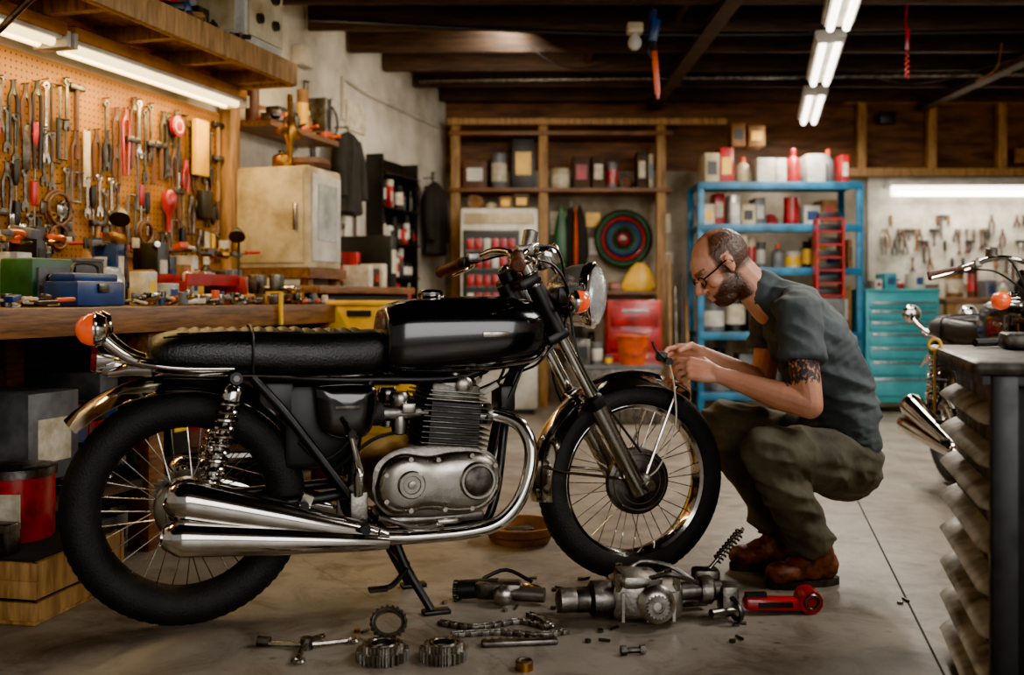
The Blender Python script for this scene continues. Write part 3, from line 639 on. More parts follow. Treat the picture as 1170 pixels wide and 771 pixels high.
for sg in(-1,1):
    b.box(hc+V((-.075,sg*.1,.0)),(.08,.012,.05),'blackmet',bev=.004); b.cyl(hc+V((-.03,sg*.09,0)),hc+V((-.03,sg*.118,0)),.012,'chrome')
    ic=hc+V((-.10,sg*.2,-.02))
    b.cyl(hc+V((-.10,sg*.1,-.03)),ic,.008,'chrome'); 
    b.lathe([(.01,-.02),(.026,-.016),(.033,-.008),(.034,.0)],ic,(1,0,0),'chrome',20); b.lathe([(.033,-.002),(.034,.012),(.031,.026),(.02,.038),(.003,.042)],ic,(1,0,0),'amber',20)
    b.lathe([(.03,-.02),(.042,-.015),(.046,.01),(.046,.035),(.043,.04)],(1.055,sg*.058,1.02),(-.45,0,1),'chrome',28)
    b.torus(V((1.055,sg*.058,1.02))+V((-.45,0,1)).normalized()*.038,(-.45,0,1),.043,.005,'chrome',28,8)
    b.lathe([(.041,.035),(.03,.042),(.002,.044)],(1.055,sg*.058,1.02),(-.45,0,1),'lens_dark',24)
b.build('headlamp_and_gauges',E)
b=B()
for sg in(-1,1):
    P=[(.985,0,1.03),(.985,sg*.07,1.035),(.99,sg*.13,1.055),(.96,sg*.2,1.06),(.9,sg*.27,1.03),(.87,sg*.31,1.015),(.835,sg*.4,.995)]
    b.tube(P,.011,'chrome',12,6)
    gd=(V((.835,sg*.40,.995))-V((.87,sg*.30,1.017))).normalized(); g0=V((.878,sg*.285,1.02))
    b.lathe([(.02,0),(.021,.01),(.0175,.014),(.018,.1),(.0175,.12),(.021,.125),(.015,.132)],g0,gd,'grip',16)
    b.box(g0-gd*.02,(.03,.035,.036),'blackmet',rot=(0,0,.3*sg),bev=.006)
    b.box(g0-gd*.045+V((.02,0,.012)),(.05,.03,.03),'alu',bev=.006)
    b.tube([g0-gd*.03+V((.025,0,0)),g0+gd*.03+V((.055,0,-.005)),g0+gd*.13+V((.05,0,-.01))],[.006,.0055,.005],'chrome',8,4)
b.lathe([(.012,-.03),(.022,-.028),(.022,.02),(.014,.024)],(.945,-.2,1.08),(.2,0,1),'alu',16)
b.tube([(.95,-.06,1.0),(.955,-.03,1.04)],.012,'blackmet',10);b.box((.985,0,1.02),(.035,.12,.03),'chrome',bev=.008)
b.build('handlebars',E)
b=B()
cab=[[(.9,-.25,1.02),(1.02,-.2,1.0),(1.1,-.12,.9),(1.06,-.08,.76),(.9,-.06,.66),(.72,-.08,.6)],
[(.9,.25,1.02),(1.05,.2,1.05),(1.15,.1,.98),(1.08,.05,.8),(.95,.04,.66)],
[(.93,-.2,1.05),(1.04,-.17,1.05),(1.09,-.13,.93),(1.13,-.11,.75),(1.2,-.1,.62),(1.36,-.085,.42)],
[(1.06,.05,.99),(1.12,.1,.85),(1.15,.1,.6),(1.3,.09,.4)],
[(1.02,-.04,.93),(1.05,-.02,.85),(1.0,-.05,.74),(.93,-.05,.6)],[(1.03,-.05,.95),(1.1,-.1,.84),(1.02,-.1,.72),(.98,-.03,.68)]]
for c in cab: b.tube(c,.0042,'plastic_black',6,6)
b.build('control_cables',E)
# seat
b=B()
st=[(-.105,.045,.735,.765,2.2),(-.098,.08,.715,.79,2.3),(-.07,.108,.7,.808,2.5),(0,.122,.69,.82,2.8),(.15,.128,.685,.82,2.9),(.33,.122,.678,.812,2.9),(.45,.11,.675,.812,2.8),(.52,.1,.68,.815,2.6),(.545,.088,.695,.81,2.3),(.555,.06,.71,.79,2.1)]
b.loft([sup(*q[:4],e=q[4]) for q in interp(st,4)],'vinyl')
for i in range(15):
    u=-.01+i*.034
    b.loft([[ (u+du,y*.092,.8125+.007*math.cos(du/.017*1.5)*max(0,1-y*y*.95)+.006*(1-y*y) - (.005 if u>.3 else 0)) for y in [-1+k/6 for k in range(13)]] for du in (-.016,-.012,-.006,0,.006,.012,.016)],'vinyl2',closed=False)
for sg in(-1,1):
    b.tube([(-.09,sg*.088,.712),(0,sg*.123,.702),(.15,sg*.129,.698),(.33,sg*.123,.69),(.5,sg*.106,.69)],.0045,'chrome',6,4)
    b.tube([(-.06,sg*.1,.80),(.1,sg*.108,.814),(.33,sg*.106,.806),(.5,sg*.09,.806)],.003,'plastic_black',6,4)
b.tube([(.17,-.131,.7),(.17,-.13,.77),(.17,-.112,.815),(.17,0,.829),(.17,.112,.815),(.17,.13,.77),(.17,.131,.7)],.004,'plastic_black',6,4)
b.build('seat',E)
# tank
b=B()
st=[(.538,.06,.73,.82,2.2),(.542,.088,.70,.855,2.5),(.556,.11,.68,.88,2.9),(.61,.128,.672,.899,3.0),(.72,.14,.674,.909,2.9),(.86,.144,.682,.913,2.8),(.95,.14,.692,.910,2.7),(1.01,.124,.702,.898,2.6),(1.045,.098,.72,.876,2.4),(1.066,.055,.755,.84,2.1)]
b.loft([sup(*q[:4],e=q[4],n=56) for q in interp(st,6)],'blackpaint')
b.lathe([(.036,0),(.04,.006),(.04,.016),(.03,.024),(.005,.027)],(.70,0,.906),(0,0,1),'chrome',28)
for sg in(-1,1):
    b.tube([(.585,sg*.116,.70),(.7,sg*.139,.697),(.86,sg*.147,.704),(.98,sg*.137,.72),(1.035,sg*.112,.76)],.002,'chrome_worn',6,5)
    b.box((.86,sg*.1455,.80),(.08,.004,.016),'chrome_worn',bev=.002)
b.build('fuel_tank',E)
# frame
b=B()
for sg in(-1,1):
    y=sg*.085
    b.tube([(1.0,sg*.02,.90),(.85,y*.7,.69),(.5,y,.672),(.2,y,.69),(-.06,sg*.07,.70)],.0135,'blackmet',10,5)
    b.tube([(.17,y*1.2,.69),(.28,y*1.2,.56),(.44,y*1.2,.34),(.5,y*1.1,.27)],.0135,'blackmet',10,5)
    b.tube([(.5,y,.67),(.46,y,.5),(.45,y,.3),(.52,y,.235),(.8,y,.235),(.88,y*.8,.30),(.94,sg*.03,.6),(1.03,sg*.015,.80)],.0135,'blackmet',10,5)
    b.tube([(.46,y*.8,.355),(.35,sg*.1,.345),(.0,sg*.108,.327),(-.04,sg*.108,.327)],.016,'blackmet',10,4)
    b.box((-.01,sg*.112,.327),(.09,.012,.04),'alu',bev=.006)
    b.box((.46,sg*.12,.3),(.05,.02,.12),'alu',bev=.006); b.cyl((.47,sg*.12,.27),(.46,sg*.23,.275),.014,'rubber'); 
    b.cyl((.31,sg*.11,.33),(.3,sg*.2,.345),.012,'rubber')
b.cyl((1.0,0,.86),(.94,0,.99),.03,'blackmet'); b.box((.36,0,.54),(.2,.12,.24),'plastic_black',bev=.02); b.box((.24,0,.62),(.1,.12,.1),'plastic_black',bev=.01)
b.cyl((.45,-.1,.355),(.45,.1,.355),.022,'steel')
b.tube([(.12,-.13,.715),(-.02,-.135,.72),(-.12,-.115,.735),(-.16,0,.745),(-.12,.115,.735),(-.02,.135,.72),(.12,.13,.715)],.008,'chrome',10,6)
b.tube([(.3,-.07,.5),(.36,-.1,.45),(.44,-.09,.5),(.5,-.08,.62)],.005,'plastic_black',6,5); b.tube([(.4,-.08,.42),(.5,-.1,.5),(.58,-.09,.52)],.006,'rubber',6,5)
b.build('frame',E)
b=B()
for sg in(-1,1):
    P=[(.335,.655),(.35,.55),(.39,.515),(.47,.51),(.505,.55),(.515,.63),(.49,.662),(.36,.667)]
    Q=catmull([(p[0],0,p[1]) for p in P+[P[0]]],4)[:-1]; c=V((.425,0,.6))
    b.loft([[V((c.x+(p.x-c.x)*k,sg*y,c.z+(p.z-c.z)*k)) for p in Q] for k,y in ((1,.07),(1,.11),(.95,.125),(.8,.134),(.4,.139),(.02,.14))],'blackpaint')
    b.box((.425,sg*.141,.6),(.07,.004,.012),'finmetal',bev=.002)
b.build('side_covers',E)
b=B()
for sg in(-1,1):
    y=sg*.135; p1=V((.125,y,.69)); p0=V((.05,y,.37)); d=(p1-p0).normalized()
    b.cyl(p0,p0+d*.14,.017,'chrome',seg=14); b.cyl(p0+d*.1,p1,.008,'chrome',seg=10)
    b.lathe([(.012,.0),(.027,.01),(.027,.02),(.015,.03)],p0+d*.03,d,'chrome',18)
    b.coil(p0+d*.05,p0+d*.27,.026,.0058,10,'chrome',8,16); b.lathe([(.015,0),(.029,.004),(.029,.03),(.02,.045),(.008,.05)],p0+d*.265,d,'chrome',18)
    for p in(p0,p1): b.cyl(p-V((0,.02,0)),p+V((0,.02,0)),.017,'blackmet'); b.cyl(p-V((0,.026,0)),p+V((0,.026,0)),.009,'chrome',seg=6)
b.build('rear_shocks',E)
b=B()
b.box((-.17,0,.72),(.1,.07,.05),'chrome',bev=.015); b.lathe([(.035,-.03),(.045,0),(.047,.012)],(-.215,0,.745),(-1,0,.1),'chrome',24); b.lathe([(.045,.01),(.038,.028),(.01,.032)],(-.215,0,.745),(-1,0,.1),'redlens',24)
b.loft([sup(x,hw,z0,z1,e=3) for x,hw,z0,z1 in((-.2,.05,.69,.715),(-.15,.07,.69,.735),(-.09,.08,.69,.735),(-.07,.06,.70,.73))],'chrome')
for sg in(-1,1):
    b.tube([(-.08,sg*.09,.725),(-.15,sg*.11,.75),(-.2,sg*.13,.79),(-.215,sg*.135,.81)],.014,'chrome',10,4)
    c=V((-.225,sg*.14,.825))
    b.lathe([(.012,.03),(.033,.025),(.043,.008),(.044,-.004)],c,(1,0,0),'chrome',24); b.lathe([(.042,-.002),(.041,-.016),(.033,-.034),(.018,-.045),(.002,-.048)],c,(1,0,0),'amber',24)
    b.torus(c+V((.002,0,0)),(1,0,0),.043,.004,'chrome',24,6)
b.build('tail_lamps',E)
# engine
b=B()
P=[(.49,.36),(.51,.31),(.57,.275),(.78,.27),(.86,.30),(.885,.37),(.87,.44),(.80,.475),(.66,.485),(.56,.475),(.5,.43)]
Q=catmull([(p[0],0,p[1]) for p in P+[P[0]]],4)[:-1]; c=V((.69,0,.38))
b.loft([[V((c.x+(p.x-c.x)*k,y,c.z+(p.z-c.z)*k)) for p in Q] for k,y in ((.3,.15),(.9,.145),(.96,.12),(.96,-.12),(.88,-.125))],'alu')
P=[(.505,.37),(.515,.325),(.56,.295),(.66,.30),(.73,.285),(.82,.29),(.868,.34),(.872,.4),(.83,.45),(.74,.46),(.66,.452),(.58,.462),(.525,.43)]
Q=catmull([(p[0],0,p[1]) for p in P+[P[0]]],4)[:-1]; c=V((.69,0,.378))
for sg in(-1,1):
    b.loft([[V((c.x+(p.x-c.x)*k,sg*y,c.z+(p.z-c.z)*k)) for p in Q] for k,y in ((1,.12),(1,.142),(.97,.152),(.9,.162),(.75,.169),(.4,.174),(.02,.175))],'alupol')
    b.lathe([(.055,.16),(.055,.178),(.05,.184),(.044,.184),(.042,.18),(.01,.181)],(.795,0,.38),(0,sg,0),'alupol',36)
    b.lathe([(.042,.181),(.036,.185),(.01,.185)],(.795,0,.38),(0,sg,0),'finmetal',36)
    b.lathe([(.04,.16),(.04,.176),(.036,.181),(.026,.181),(.024,.177),(.012,.177),(.011,.186),(.005,.187)],(.6,0,.38),(0,sg,0),'alupol',32)
    for (u,z) in((.53,.41),(.53,.335),(.6,.305),(.7,.302),(.78,.3),(.85,.36),(.85,.42),(.78,.452),(.68,.445),(.6,.45)):
        b.cyl((u,sg*.13,z),(u,sg*.168,z),.007,'chrome_worn',seg=8)
b.box((.69,0,.262),(.3,.2,.03),'alu',bev=.01)
tl=math.radians(6); base=V((.735,0,.47)); up=V((math.sin(tl),0,math.cos(tl)))
for i in range(8):
    p=base+up*(.012+i*.0155); b.box(p,(.205,.28,.0045),'finmetal',rot=(0,tl,0),bev=.0015)
b.box(base+up*.06,(.15,.24,.14),'plastic_black',rot=(0,tl,0))
for i in range(3): b.box(base+up*(.138+i*.012),(.19-.012*i,.26-.01*i,.0045),'alu',rot=(0,tl,0),bev=.0015)
b.box(base+up*.155,(.15,.2,.06),'finmetal',rot=(0,tl,0),bev=.01)
b.loft([[base+up*h+V((.0+dx,0,0))+V((q[0]*sc,q[1]*sc,0)) for q in [(.075*math.copysign(abs(math.cos(t))**.6,math.cos(t)),.1*math.copysign(abs(math.sin(t))**.6,math.sin(t))) for t in [2*pi*k/24 for k in range(24)]]] for sc,h,dx in((1,.17,0),(1,.188,0),(.9,.198,0),(.6,.204,0),(.1,.206,0))],'alupol')
for sg in(-1,1):
    b.lathe([(.026,0),(.026,.02),(.018,.026)],base+up*.18+V((.02,sg*.09,0)),(0,sg,0),'alupol',20)
    b.cyl(base+up*.195+V((.0,sg*.06,0)),base+up*.218+V((.0,sg*.06,0)),.02,'alupol',seg=20)
    b.cyl(base+up*.14+V((.07,sg*.07,0)),base+up*.17+V((.13,sg*.09,.01)),.009,'white'); b.tube([base+up*.17+V((.13,sg*.09,.01)),base+up*.2+V((.15,sg*.09,.05)),base+up*.22+V((.1,sg*.03,.06))],.005,'plastic_black',6,4)
    c=V((.585,sg*.085,.575))
    b.cyl(c+V((.08,0,0)),c+V((-.06,0,0)),.024,'alu',seg=18); b.lathe([(.026,0),(.03,.01),(.03,.03),(.024,.04)],c+V((0,0,.02)),(0,0,1),'alupol',20); b.lathe([(.022,0),(.025,.02),(.022,.05),(.01,.055)],c+V((0,0,-.01)),(0,0,-1),'alupol',18)
    b.lathe([(.028,0),(.036,.01),(.036,.05),(.028,.06)],c+V((-.05,0,0)),(-1,0,0),'rubber',20); b.box(c+V((.02,sg*.03,.015)),(.04,.02,.03),'alupol',bev=.005)
b.box((.93,0,.60),(.05,.1,.08),'blackmet',bev=.01)
b.build('engine',E)
# exhausts
b=B()
for sg in(-1,1):
    y=sg
    b.tube([(.82,y*.075,.56),(.88,y*.085,.555),(.94,y*.12,.53),(.965,y*.15,.47),(.955,y*.165,.39),(.92,y*.17,.31),(.86,y*.17,.255),(.77,y*.17,.235),(.62,y*.17,.232),(.5,y*.175,.24)],.0205,'chrome',16,6)
    b.lathe([(.03,0),(.033,.004),(.033,.016),(.024,.02)],(.845,y*.078,.56),(1,0,0),'alu',18)
    A=V((.53,y*.172,.238)); C=V((-.0,y*.205,.382)); d=(C-A).normalized(); L=(C-A).length
    b.lathe([(.02,0),(.026,.03),(.03,.07),(.047,L*.6),(.056,L*.9),(.058,L),(.056,L+.015),(.045,L+.04),(.03,L+.055),(.026,L+.05),(.02,L+.02)],A,d,'chrome',36)
    A=V((.53,y*.185,.228)); C=V((-.015,y*.225,.292)); d=(C-A).normalized(); L=(C-A).length
    b.lathe([(.02,0),(.024,.03),(.028,.07),(.042,L*.6),(.048,L*.9),(.05,L),(.046,L+.015),(.03,L+.045),(.024,L+.05),(.02,L+.02)],A,d,'chrome',36)
    b.box((.3,y*.15,.33),(.03,.03,.08),'chrome_worn',rot=(0,.4,0)); b.torus(V((.5,y*.177,.24)),(1,0,-.2),.026,.005,'chrome',20,8)
    b.box((.07,y*.14,.36),(.03,.08,.02),'chrome_worn')
b.build('exhaust_system',E)
b=B()
b.tube([(.455,-.17,.42),(.44,-.19,.47),(.425,-.195,.53)],[.011,.01,.009],'chrome',10,4); b.tube([(.45,-.17,.36),(.445,-.19,.42)],.013,'chrome',10); b.cyl((.425,-.19,.535),(.42,-.25,.54),.011,'rubber')
b.tube([(.5,-.2,.3),(.6,-.22,.27),(.68,-.22,.275)],.008,'chrome',8,4); b.box((.69,-.22,.282),(.06,.03,.012),'chrome_worn',bev=.003)
b.tube([(.6,.2,.33),(.7,.21,.31)],.007,'chrome',8); b.cyl((.7,.2,.31),(.7,.26,.31),.01,'rubber')
for sg in(-1,1):
    b.tube([(.56,sg*.09,.235),(.6,sg*.11,.13),(.665,sg*.14,.012)],[.014,.013,.012],'blackmet',10,4); b.box((.68,sg*.14,.006),(.08,.04,.012),'blackmet',bev=.003)
b.tube([(.6,-.11,.14),(.6,.11,.14)],.011,'blackmet',8); b.tube([(.6,-.115,.13),(.55,-.16,.1),(.51,-.19,.1)],.008,'blackmet',8,4); b.box((.5,-.19,.1),(.05,.03,.01),'blackmet')
b.coil((.5,.09,.25),(.6,.1,.16),.012,.003,10,'steel')
b.tube([(0,.08,.43),(.5,.08,.42)],.006,'steel',6); b.tube([(0,.08,.227),(.5,.08,.33)],.006,'steel',6)
b.box((.2,.085,.45),(.42,.04,.012),'chrome',rot=(0,.02,0))
b.build('stand_and_controls',E)
E2=empty('motorcycle.001',(2.15,4.82,0),math.atan2(-1,-.08))
for o in list(E.children):
    c=bpy.data.objects.new(o.name,o.data); bpy.context.scene.collection.objects.link(c); c.parent=E2
# ------------------------------------------------------------------ organic helper
def caps(b,pts,mt='skin'):
    for i in range(len(pts)-1):
        (p0,r0),(p1,r1)=pts[i],pts[i+1]
        b.cyl(p0,p1,r0,mt,r1,seg=14)
    for p,r in pts: b.sph(p,r,mt,seg=14,ns=10)
def ells(b,pts,mt,n=5):
    for i in range(len(pts)-1):
        p0,a0,c0=pts[i];p1,a1,c1=pts[i+1];p0=V(p0);p1=V(p1); d=(p1-p0).normalized()
        w=V((0,1,0)); x=w.cross(d).normalized(); w2=d.cross(x)
        R=Matrix((x,w2,d)).transposed().to_4x4()
        for k in range(n+1):
            t=k/n; b.sph(p0.lerp(p1,t),(a0+(a1-a0)*t,c0+(c1-c0)*t,.06),mt,rot=R,seg=20,ns=12)
def remesh(b,name,vox,sm,parent,fn=None):
    me=bpy.data.meshes.new('tmp'); me.from_pydata([tuple(q) for q in b.v],[],b.f)
    bm=bmesh.new(); bm.from_mesh(me); bmesh.ops.remove_doubles(bm,verts=bm.verts[:],dist=1e-5); bmesh.ops.recalc_face_normals(bm,faces=bm.faces[:]); bm.to_mesh(me); bm.free()
    o=bpy.data.objects.new('tmp',me); bpy.context.scene.collection.objects.link(o)
    r=o.modifiers.new('r','REMESH'); r.mode='VOXEL'; r.voxel_size=vox
    s=o.modifiers.new('s','SMOOTH'); s.factor=.5; s.iterations=sm
    dg=bpy.context.evaluated_depsgraph_get(); dg.update()
    m2=bpy.data.meshes.new_from_object(o.evaluated_get(dg)); m2.name=name
    bpy.data.objects.remove(o)
    m2.materials.clear()
    for k in b.mats: m2.materials.append(M[k])
    m2.polygons.foreach_set('material_index',[0]*len(m2.polygons)); m2.polygons.foreach_set('use_smooth',[True]*len(m2.polygons))
    if fn: fn(m2)
    m2.update()
    ob=bpy.data.objects.new(name,m2); bpy.context.scene.collection.objects.link(ob); ob.parent=parent
    ob.matrix_parent_inverse=parent.matrix_basis.inverted() if parent else Matrix()
    return ob
# ------------------------------------------------------------------ mechanic
MAN=empty('mechanic_man',(1.0,3.3,0)); 
bpy.context.view_layer.update()
shN=V((.905,3.165,.865)); elN=V((.915,3.06,.575)); wrN=V((.655,3.185,.662))
shF=V((.93,3.53,.865)); elF=V((.885,3.52,.60)); wrF=V((.64,3.385,.718))
HC=V((.70,3.34,1.012))
pit=math.radians(38); f=V((-math.cos(pit)*.995,-.14,-math.sin(pit))).normalized(); up0=V((-math.sin(pit),0,math.cos(pit)))
lf=up0.cross(f).normalized(); tp=f.cross(lf).normalized()
HM=Matrix((f,lf,tp)).transposed().to_4x4(); HM.translation=HC
b=B()
def hs(p,r): b.sph(HM@V(p),r,'skin',rot=HM.to_3x3().to_4x4())
hs((-.018,0,.03),(.098,.077,.09)); hs((.02,0,.02),(.075,.068,.075)); hs((.03,0,-.04),(.062,.06,.075)); hs((.045,0,-.088),(.045,.045,.03)); hs((.0,0,-.07),(.06,.058,.045))
caps(b,[(HM@V((.088,0,.014)),.009),(HM@V((.115,0,-.022)),.0125)]); hs((.102,.011,-.03),.009); hs((.102,-.011,-.03),.009)
caps(b,[(HM@V((.076,.04,.026)),.011),(HM@V((.087,0,.028)),.012),(HM@V((.076,-.04,.026)),.011)])
caps(b,[(HM@V((.082,.022,-.058)),.007),(HM@V((.094,0,-.056)),.009),(HM@V((.082,-.022,-.058)),.007)])
caps(b,[(HM@V((.08,.02,-.070)),.008),(HM@V((.091,0,-.070)),.009),(HM@V((.08,-.02,-.070)),.008)])
for sg in(-1,1):
    hs((.06,sg*.042,-.02),(.025,.022,.025))
    hs((-.005,sg*.079,-.0),(.016,.008,.028)); hs((-.008,sg*.087,.012),(.015,.006,.017)); hs((.0,sg*.077,-.022),(.008,.006,.01))
caps(b,[(HM@V((-.035,0,-.05)),.06),(V((.815,3.34,.935)),.062),(V((.87,3.345,.88)),.07)])
for sh,el,wr in((shN,elN,wrN),(shF,elF,wrF)):
    caps(b,[(sh,.05),(sh.lerp(el,.45),.05),(el,.041)])
    caps(b,[(el,.041),(el.lerp(wr,.28),.046),(el.lerp(wr,.7),.034),(wr,.026)])
def hand_geo(b,Wp,F,N,Ts,curls,thumb):
    F=V(F).normalized(); N=V(N); N=(N-F*N.dot(F)).normalized(); S=F.cross(N).normalized()
    if S.dot(V(Ts))<0: S=-S
    offs=(.03,.0105,-.0095,-.0285); lens=((.042,.025,.02),(.046,.029,.021),(.042,.027,.02),(.033,.02,.018)); rr=(.0093,.0095,.009,.008); kn=(.09,.093,.088,.08)
    for o,ln,r,k,cu in zip(offs,lens,rr,kn,curls):
        K=Wp+F*k+S*o
        caps(b,[(Wp+S*o*.45,.017),(Wp+F*k*.5+S*o*.85,.0165),(K,.0125)])
        p=K; a=0; rad=r
        d0=(F+S*o*3).normalized()
        for L,c in zip(ln,cu):
            a+=math.radians(c); d=(d0*math.cos(a)+N*math.sin(a)).normalized(); q=p+d*L
            caps(b,[(p,rad),(q,rad*.92)]); p=q; rad*=.92
    p=Wp+F*.022+S*.022; d1=(F*.65+S*.62+N*.3).normalized(); q=p+d1*.042; caps(b,[(Wp+F*.02,.018),(p,.016),(q,.0125)])
    d2=(F*thumb[0]+S*thumb[1]+N*thumb[2]).normalized(); q2=q+d2*.034; d3=(F*(thumb[0]+.1)+S*(thumb[1]-.25)+N*thumb[2]).normalized(); q3=q2+d3*.026
    caps(b,[(q,.0118),(q2,.0105)]); caps(b,[(q2,.0105),(q3,.009)])
hand_geo(b,wrN,(-.93,.2,.2),(.1,.8,-.6),(0,.3,1),((26,36,25),(38,42,28),(48,45,30),(58,46,32)),(.85,.15,.55))
hand_geo(b,wrF,(-.97,-.22,.0),(.0,-.75,-.6),(0,-.3,1),((18,32,25),(32,42,28),(42,45,30),(50,46,32)),(.85,.15,.5))
HI=HM.inverted()
def ss(x,a,c): 
    t=max(0,min(1,(x-a)/(c-a))); return t*t*(3-2*t)
def skinfn(me):
    ha=me.attributes.new('hair','FLOAT','POINT'); ta=me.attributes.new('tattoo','FLOAT','POINT')
    nn=[v.normal.copy() for v in me.vertices]; co=[v.co.copy() for v in me.vertices]; H=[];TT=[]
    ax=(elN-shN)
    for p,nv in zip(co,nn):
        q=HI@p; h=0
        if q.length<.2:
            ear=abs(q.y)>.074 and -.025<q.x<.02 and -.04<q.z<.035
            line=.04-.8*max(0,q.z-.06)
            side=ss(q.z,-.06,-.03)*ss(line-q.x,.0,.02)
            crown=ss(q.z,.075,.105)*ss(q.x,-.09,-.05)*(1-ss(abs(q.y),.03,.055))
            h=.95*side*(1-.42*crown)
            lowb=.03+.02*ss(q.x,.05,.08)
            bd=ss(-q.z,lowb-.006,lowb+.014)*ss(q.x,-.035,-.005)*(1-ss(-q.z,.125,.14))
            if q.x>.088 and abs(q.y)<.02 and -.075<q.z<-.054: bd=.15
            if q.x>.092 and q.z>-.045: bd=0
            sb=(1-ss(abs(q.x-.022),.006,.02))*ss(abs(q.y),.045,.06)*ss(-q.z,-.05,-.02)*(1-ss(-q.z,.05,.09))
            h=max(h,bd,.8*sb)
            if q.x>.062 and .02<q.z<.036 and .012<abs(q.y)<.052: h=.75
            if ear: h=0
            if h>.4: p+=nv*(.0045*(h-.3)*(1+.9*noise.noise(p*260)))
        H.append(h)
        w=p-shN; t=w.dot(ax)/ax.length_squared; dist=(w-ax*t).length
        TT.append((ss(t,.5,.56)*(1-ss(t,.74,.88))) if dist<.07 else 0)
    me.vertices.foreach_set('co',[c for p in co for c in p])
    ha.data.foreach_set('value',H); ta.data.foreach_set('value',TT)
remesh(b,'head_arms_and_hands',.0032,3,MAN,skinfn)
def wob(amp,sc,amp2=0,sc2=40,aniso=1.6):
    def g(me):
        nn=[v.normal.copy() for v in me.vertices]; co=[v.co.copy() for v in me.vertices]
        for p,n in zip(co,nn):
            w=noise.noise(p*4)*.5
            d=noise.noise(V((p.x*sc+w,p.y*sc*.7,(p.z+.35*p.x)*sc*aniso)))
            d=1-abs(d)*2.6
            p+=n*(amp*d+amp2*noise.noise(p*sc2))
        me.vertices.foreach_set('co',[c for p in co for c in p])
    return g
b=B()
ells(b,[((1.115,3.35,.42),.112,.155),((1.105,3.35,.52),.122,.165),((1.07,3.35,.64),.128,.175),((1.0,3.35,.76),.128,.19),((.945,3.35,.85),.103,.19),((.885,3.345,.9),.076,.13)],'shirt')
caps(b,[(V((.885,3.345,.895)),.078),(V((.845,3.342,.925)),.070)],'shirt')
for sh,el in((shN,elN),(shF,elF)):
    caps(b,[(sh+V((.02,(3.35-sh.y)*.35,.0)),.075),(sh,.07)],'shirt'); p=sh.lerp(el,.54); b.cyl(sh,p,.067,'shirt',.07,seg=20)
remesh(b,'tshirt',.006,3,MAN,wob(.010,8,.002,35,2.2))
b=B(); b.torus((0,0,0),(0,0,1),.066,.008,'shirt',32,8); o=b.build('collar',MAN)
cd=(V((.80,3.34,.95))-V((.87,3.345,.9))).normalized()
o.matrix_parent_inverse=MAN.matrix_basis.inverted(); o.matrix_basis=Matrix.Translation((.835,3.342,.932))@cd.to_track_quat('Z','Y').to_matrix().to_4x4()
hN=V((1.09,3.26,.365)); kN=V((.78,3.06,.435)); aN=V((.955,3.15,.13))
hF=V((1.09,3.44,.365)); kF=V((.735,3.5,.47)); aF=V((.89,3.36,.13))
b=B()
b.sph((1.105,3.35,.36),(.128,.175,.125),'pants'); b.sph((1.105,3.35,.43),(.115,.158,.085),'pants')
for h,k,a in((hN,kN,aN),(hF,kF,aF)):
    caps(b,[(h,.106),(h.lerp(k,.5),.094),(k,.070)],'pants'); caps(b,[(k,.070),(k.lerp(a,.4),.072),(k.lerp(a,.8),.062)],'pants'); b.cyl(k.lerp(a,.75),a,.064,'pants',.07,seg=20)
    for t,r in((.84,.066),(.94,.068)): b.torus(k.lerp(a,t),a-k,r-.006,.009,'pants',20,8)
remesh(b,'trousers',.006,3,MAN,wob(.011,9,.003,30,1.8))
for nm,hl,to,an in(('boot_near',V((1.035,3.165,0)),V((.815,3.115,0)),aN),('boot_far',V((.965,3.375,0)),V((.745,3.325,0)),aF)):
    d=(to-hl).normalized(); s_=V((-d.y,d.x,0)); z=V((0,0,1))
    b=B(); R=Matrix((d,s_,z)).transposed().to_4x4()
    def q(a,c=0,h=0): return hl+d*a+s_*c+z*h
    b.sph(q(.045,0,.06),(.045,.037,.05),'boot',rot=R); b.sph(q(.1,0,.055),(.06,.04,.045),'boot',rot=R); b.sph(q(.17,0,.045),(.065,.047,.034),'boot',rot=R); b.sph(q(.2,0,.045),(.045,.045,.036),'boot',rot=R)
    caps(b,[(q(.06,0,.08),.046),(V((an.x,an.y,.15)),.05)],'boot'); caps(b,[(q(.09,0,.08),.036),(q(.15,0,.06),.034)],'boot')
    remesh(b,nm,.006,4,MAN,wob(.002,25))
    b=B(); out=[]
    for t in range(28):
        a=2*pi*t/28; L=.125*math.cos(a)+.12; w=.043*math.sin(a)*(1.12 if math.cos(a)>0 else .88)*(1-.18*(abs(math.cos(a)+.1)<.25)); out.append((L,w))
    b.loft([[q(x,y,h) for x,y in out] for h in(.0,.022)],'sole')
    for i in range(4): b.tube([q(.09+i*.02,-.022,.1-i*.011),q(.1+i*.02,.022,.102-i*.011)],.003,'tan',6)
    o=b.build(nm+'_sole',MAN); o.matrix_parent_inverse=MAN.matrix_basis.inverted()
b=B(HM)
for sg in(-1,1):
    b.sph((.071,sg*.031,.004),.0125,'eye'); b.sph((.074,sg*.031,.008),(.0125,.0135,.0105),'skin'); b.sph((.0815,sg*.031,-.001),.004,'lens_dark')
    P=[(.099-.008*abs(math.cos(t)),sg*(.033+.025*math.cos(t)),.002+.018*math.sin(t)) for t in [2*pi*k/16 for k in range(17)]]
    b.tube(P,.0025,'plastic_black',6)
    b.tube([(.09,sg*.057,.008),(.05,sg*.078,.010),(.0,sg*.089,.014),(-.015,sg*.09,-.004)],.003,'plastic_black',6,4)
b.tube([(.099,-.009,.006),(.105,0,.009),(.099,.009,.006)],.002,'plastic_black',6)
o=b.build('eyeglasses',MAN); o.matrix_parent_inverse=MAN.matrix_basis.inverted()
b=B()
hx=-.035
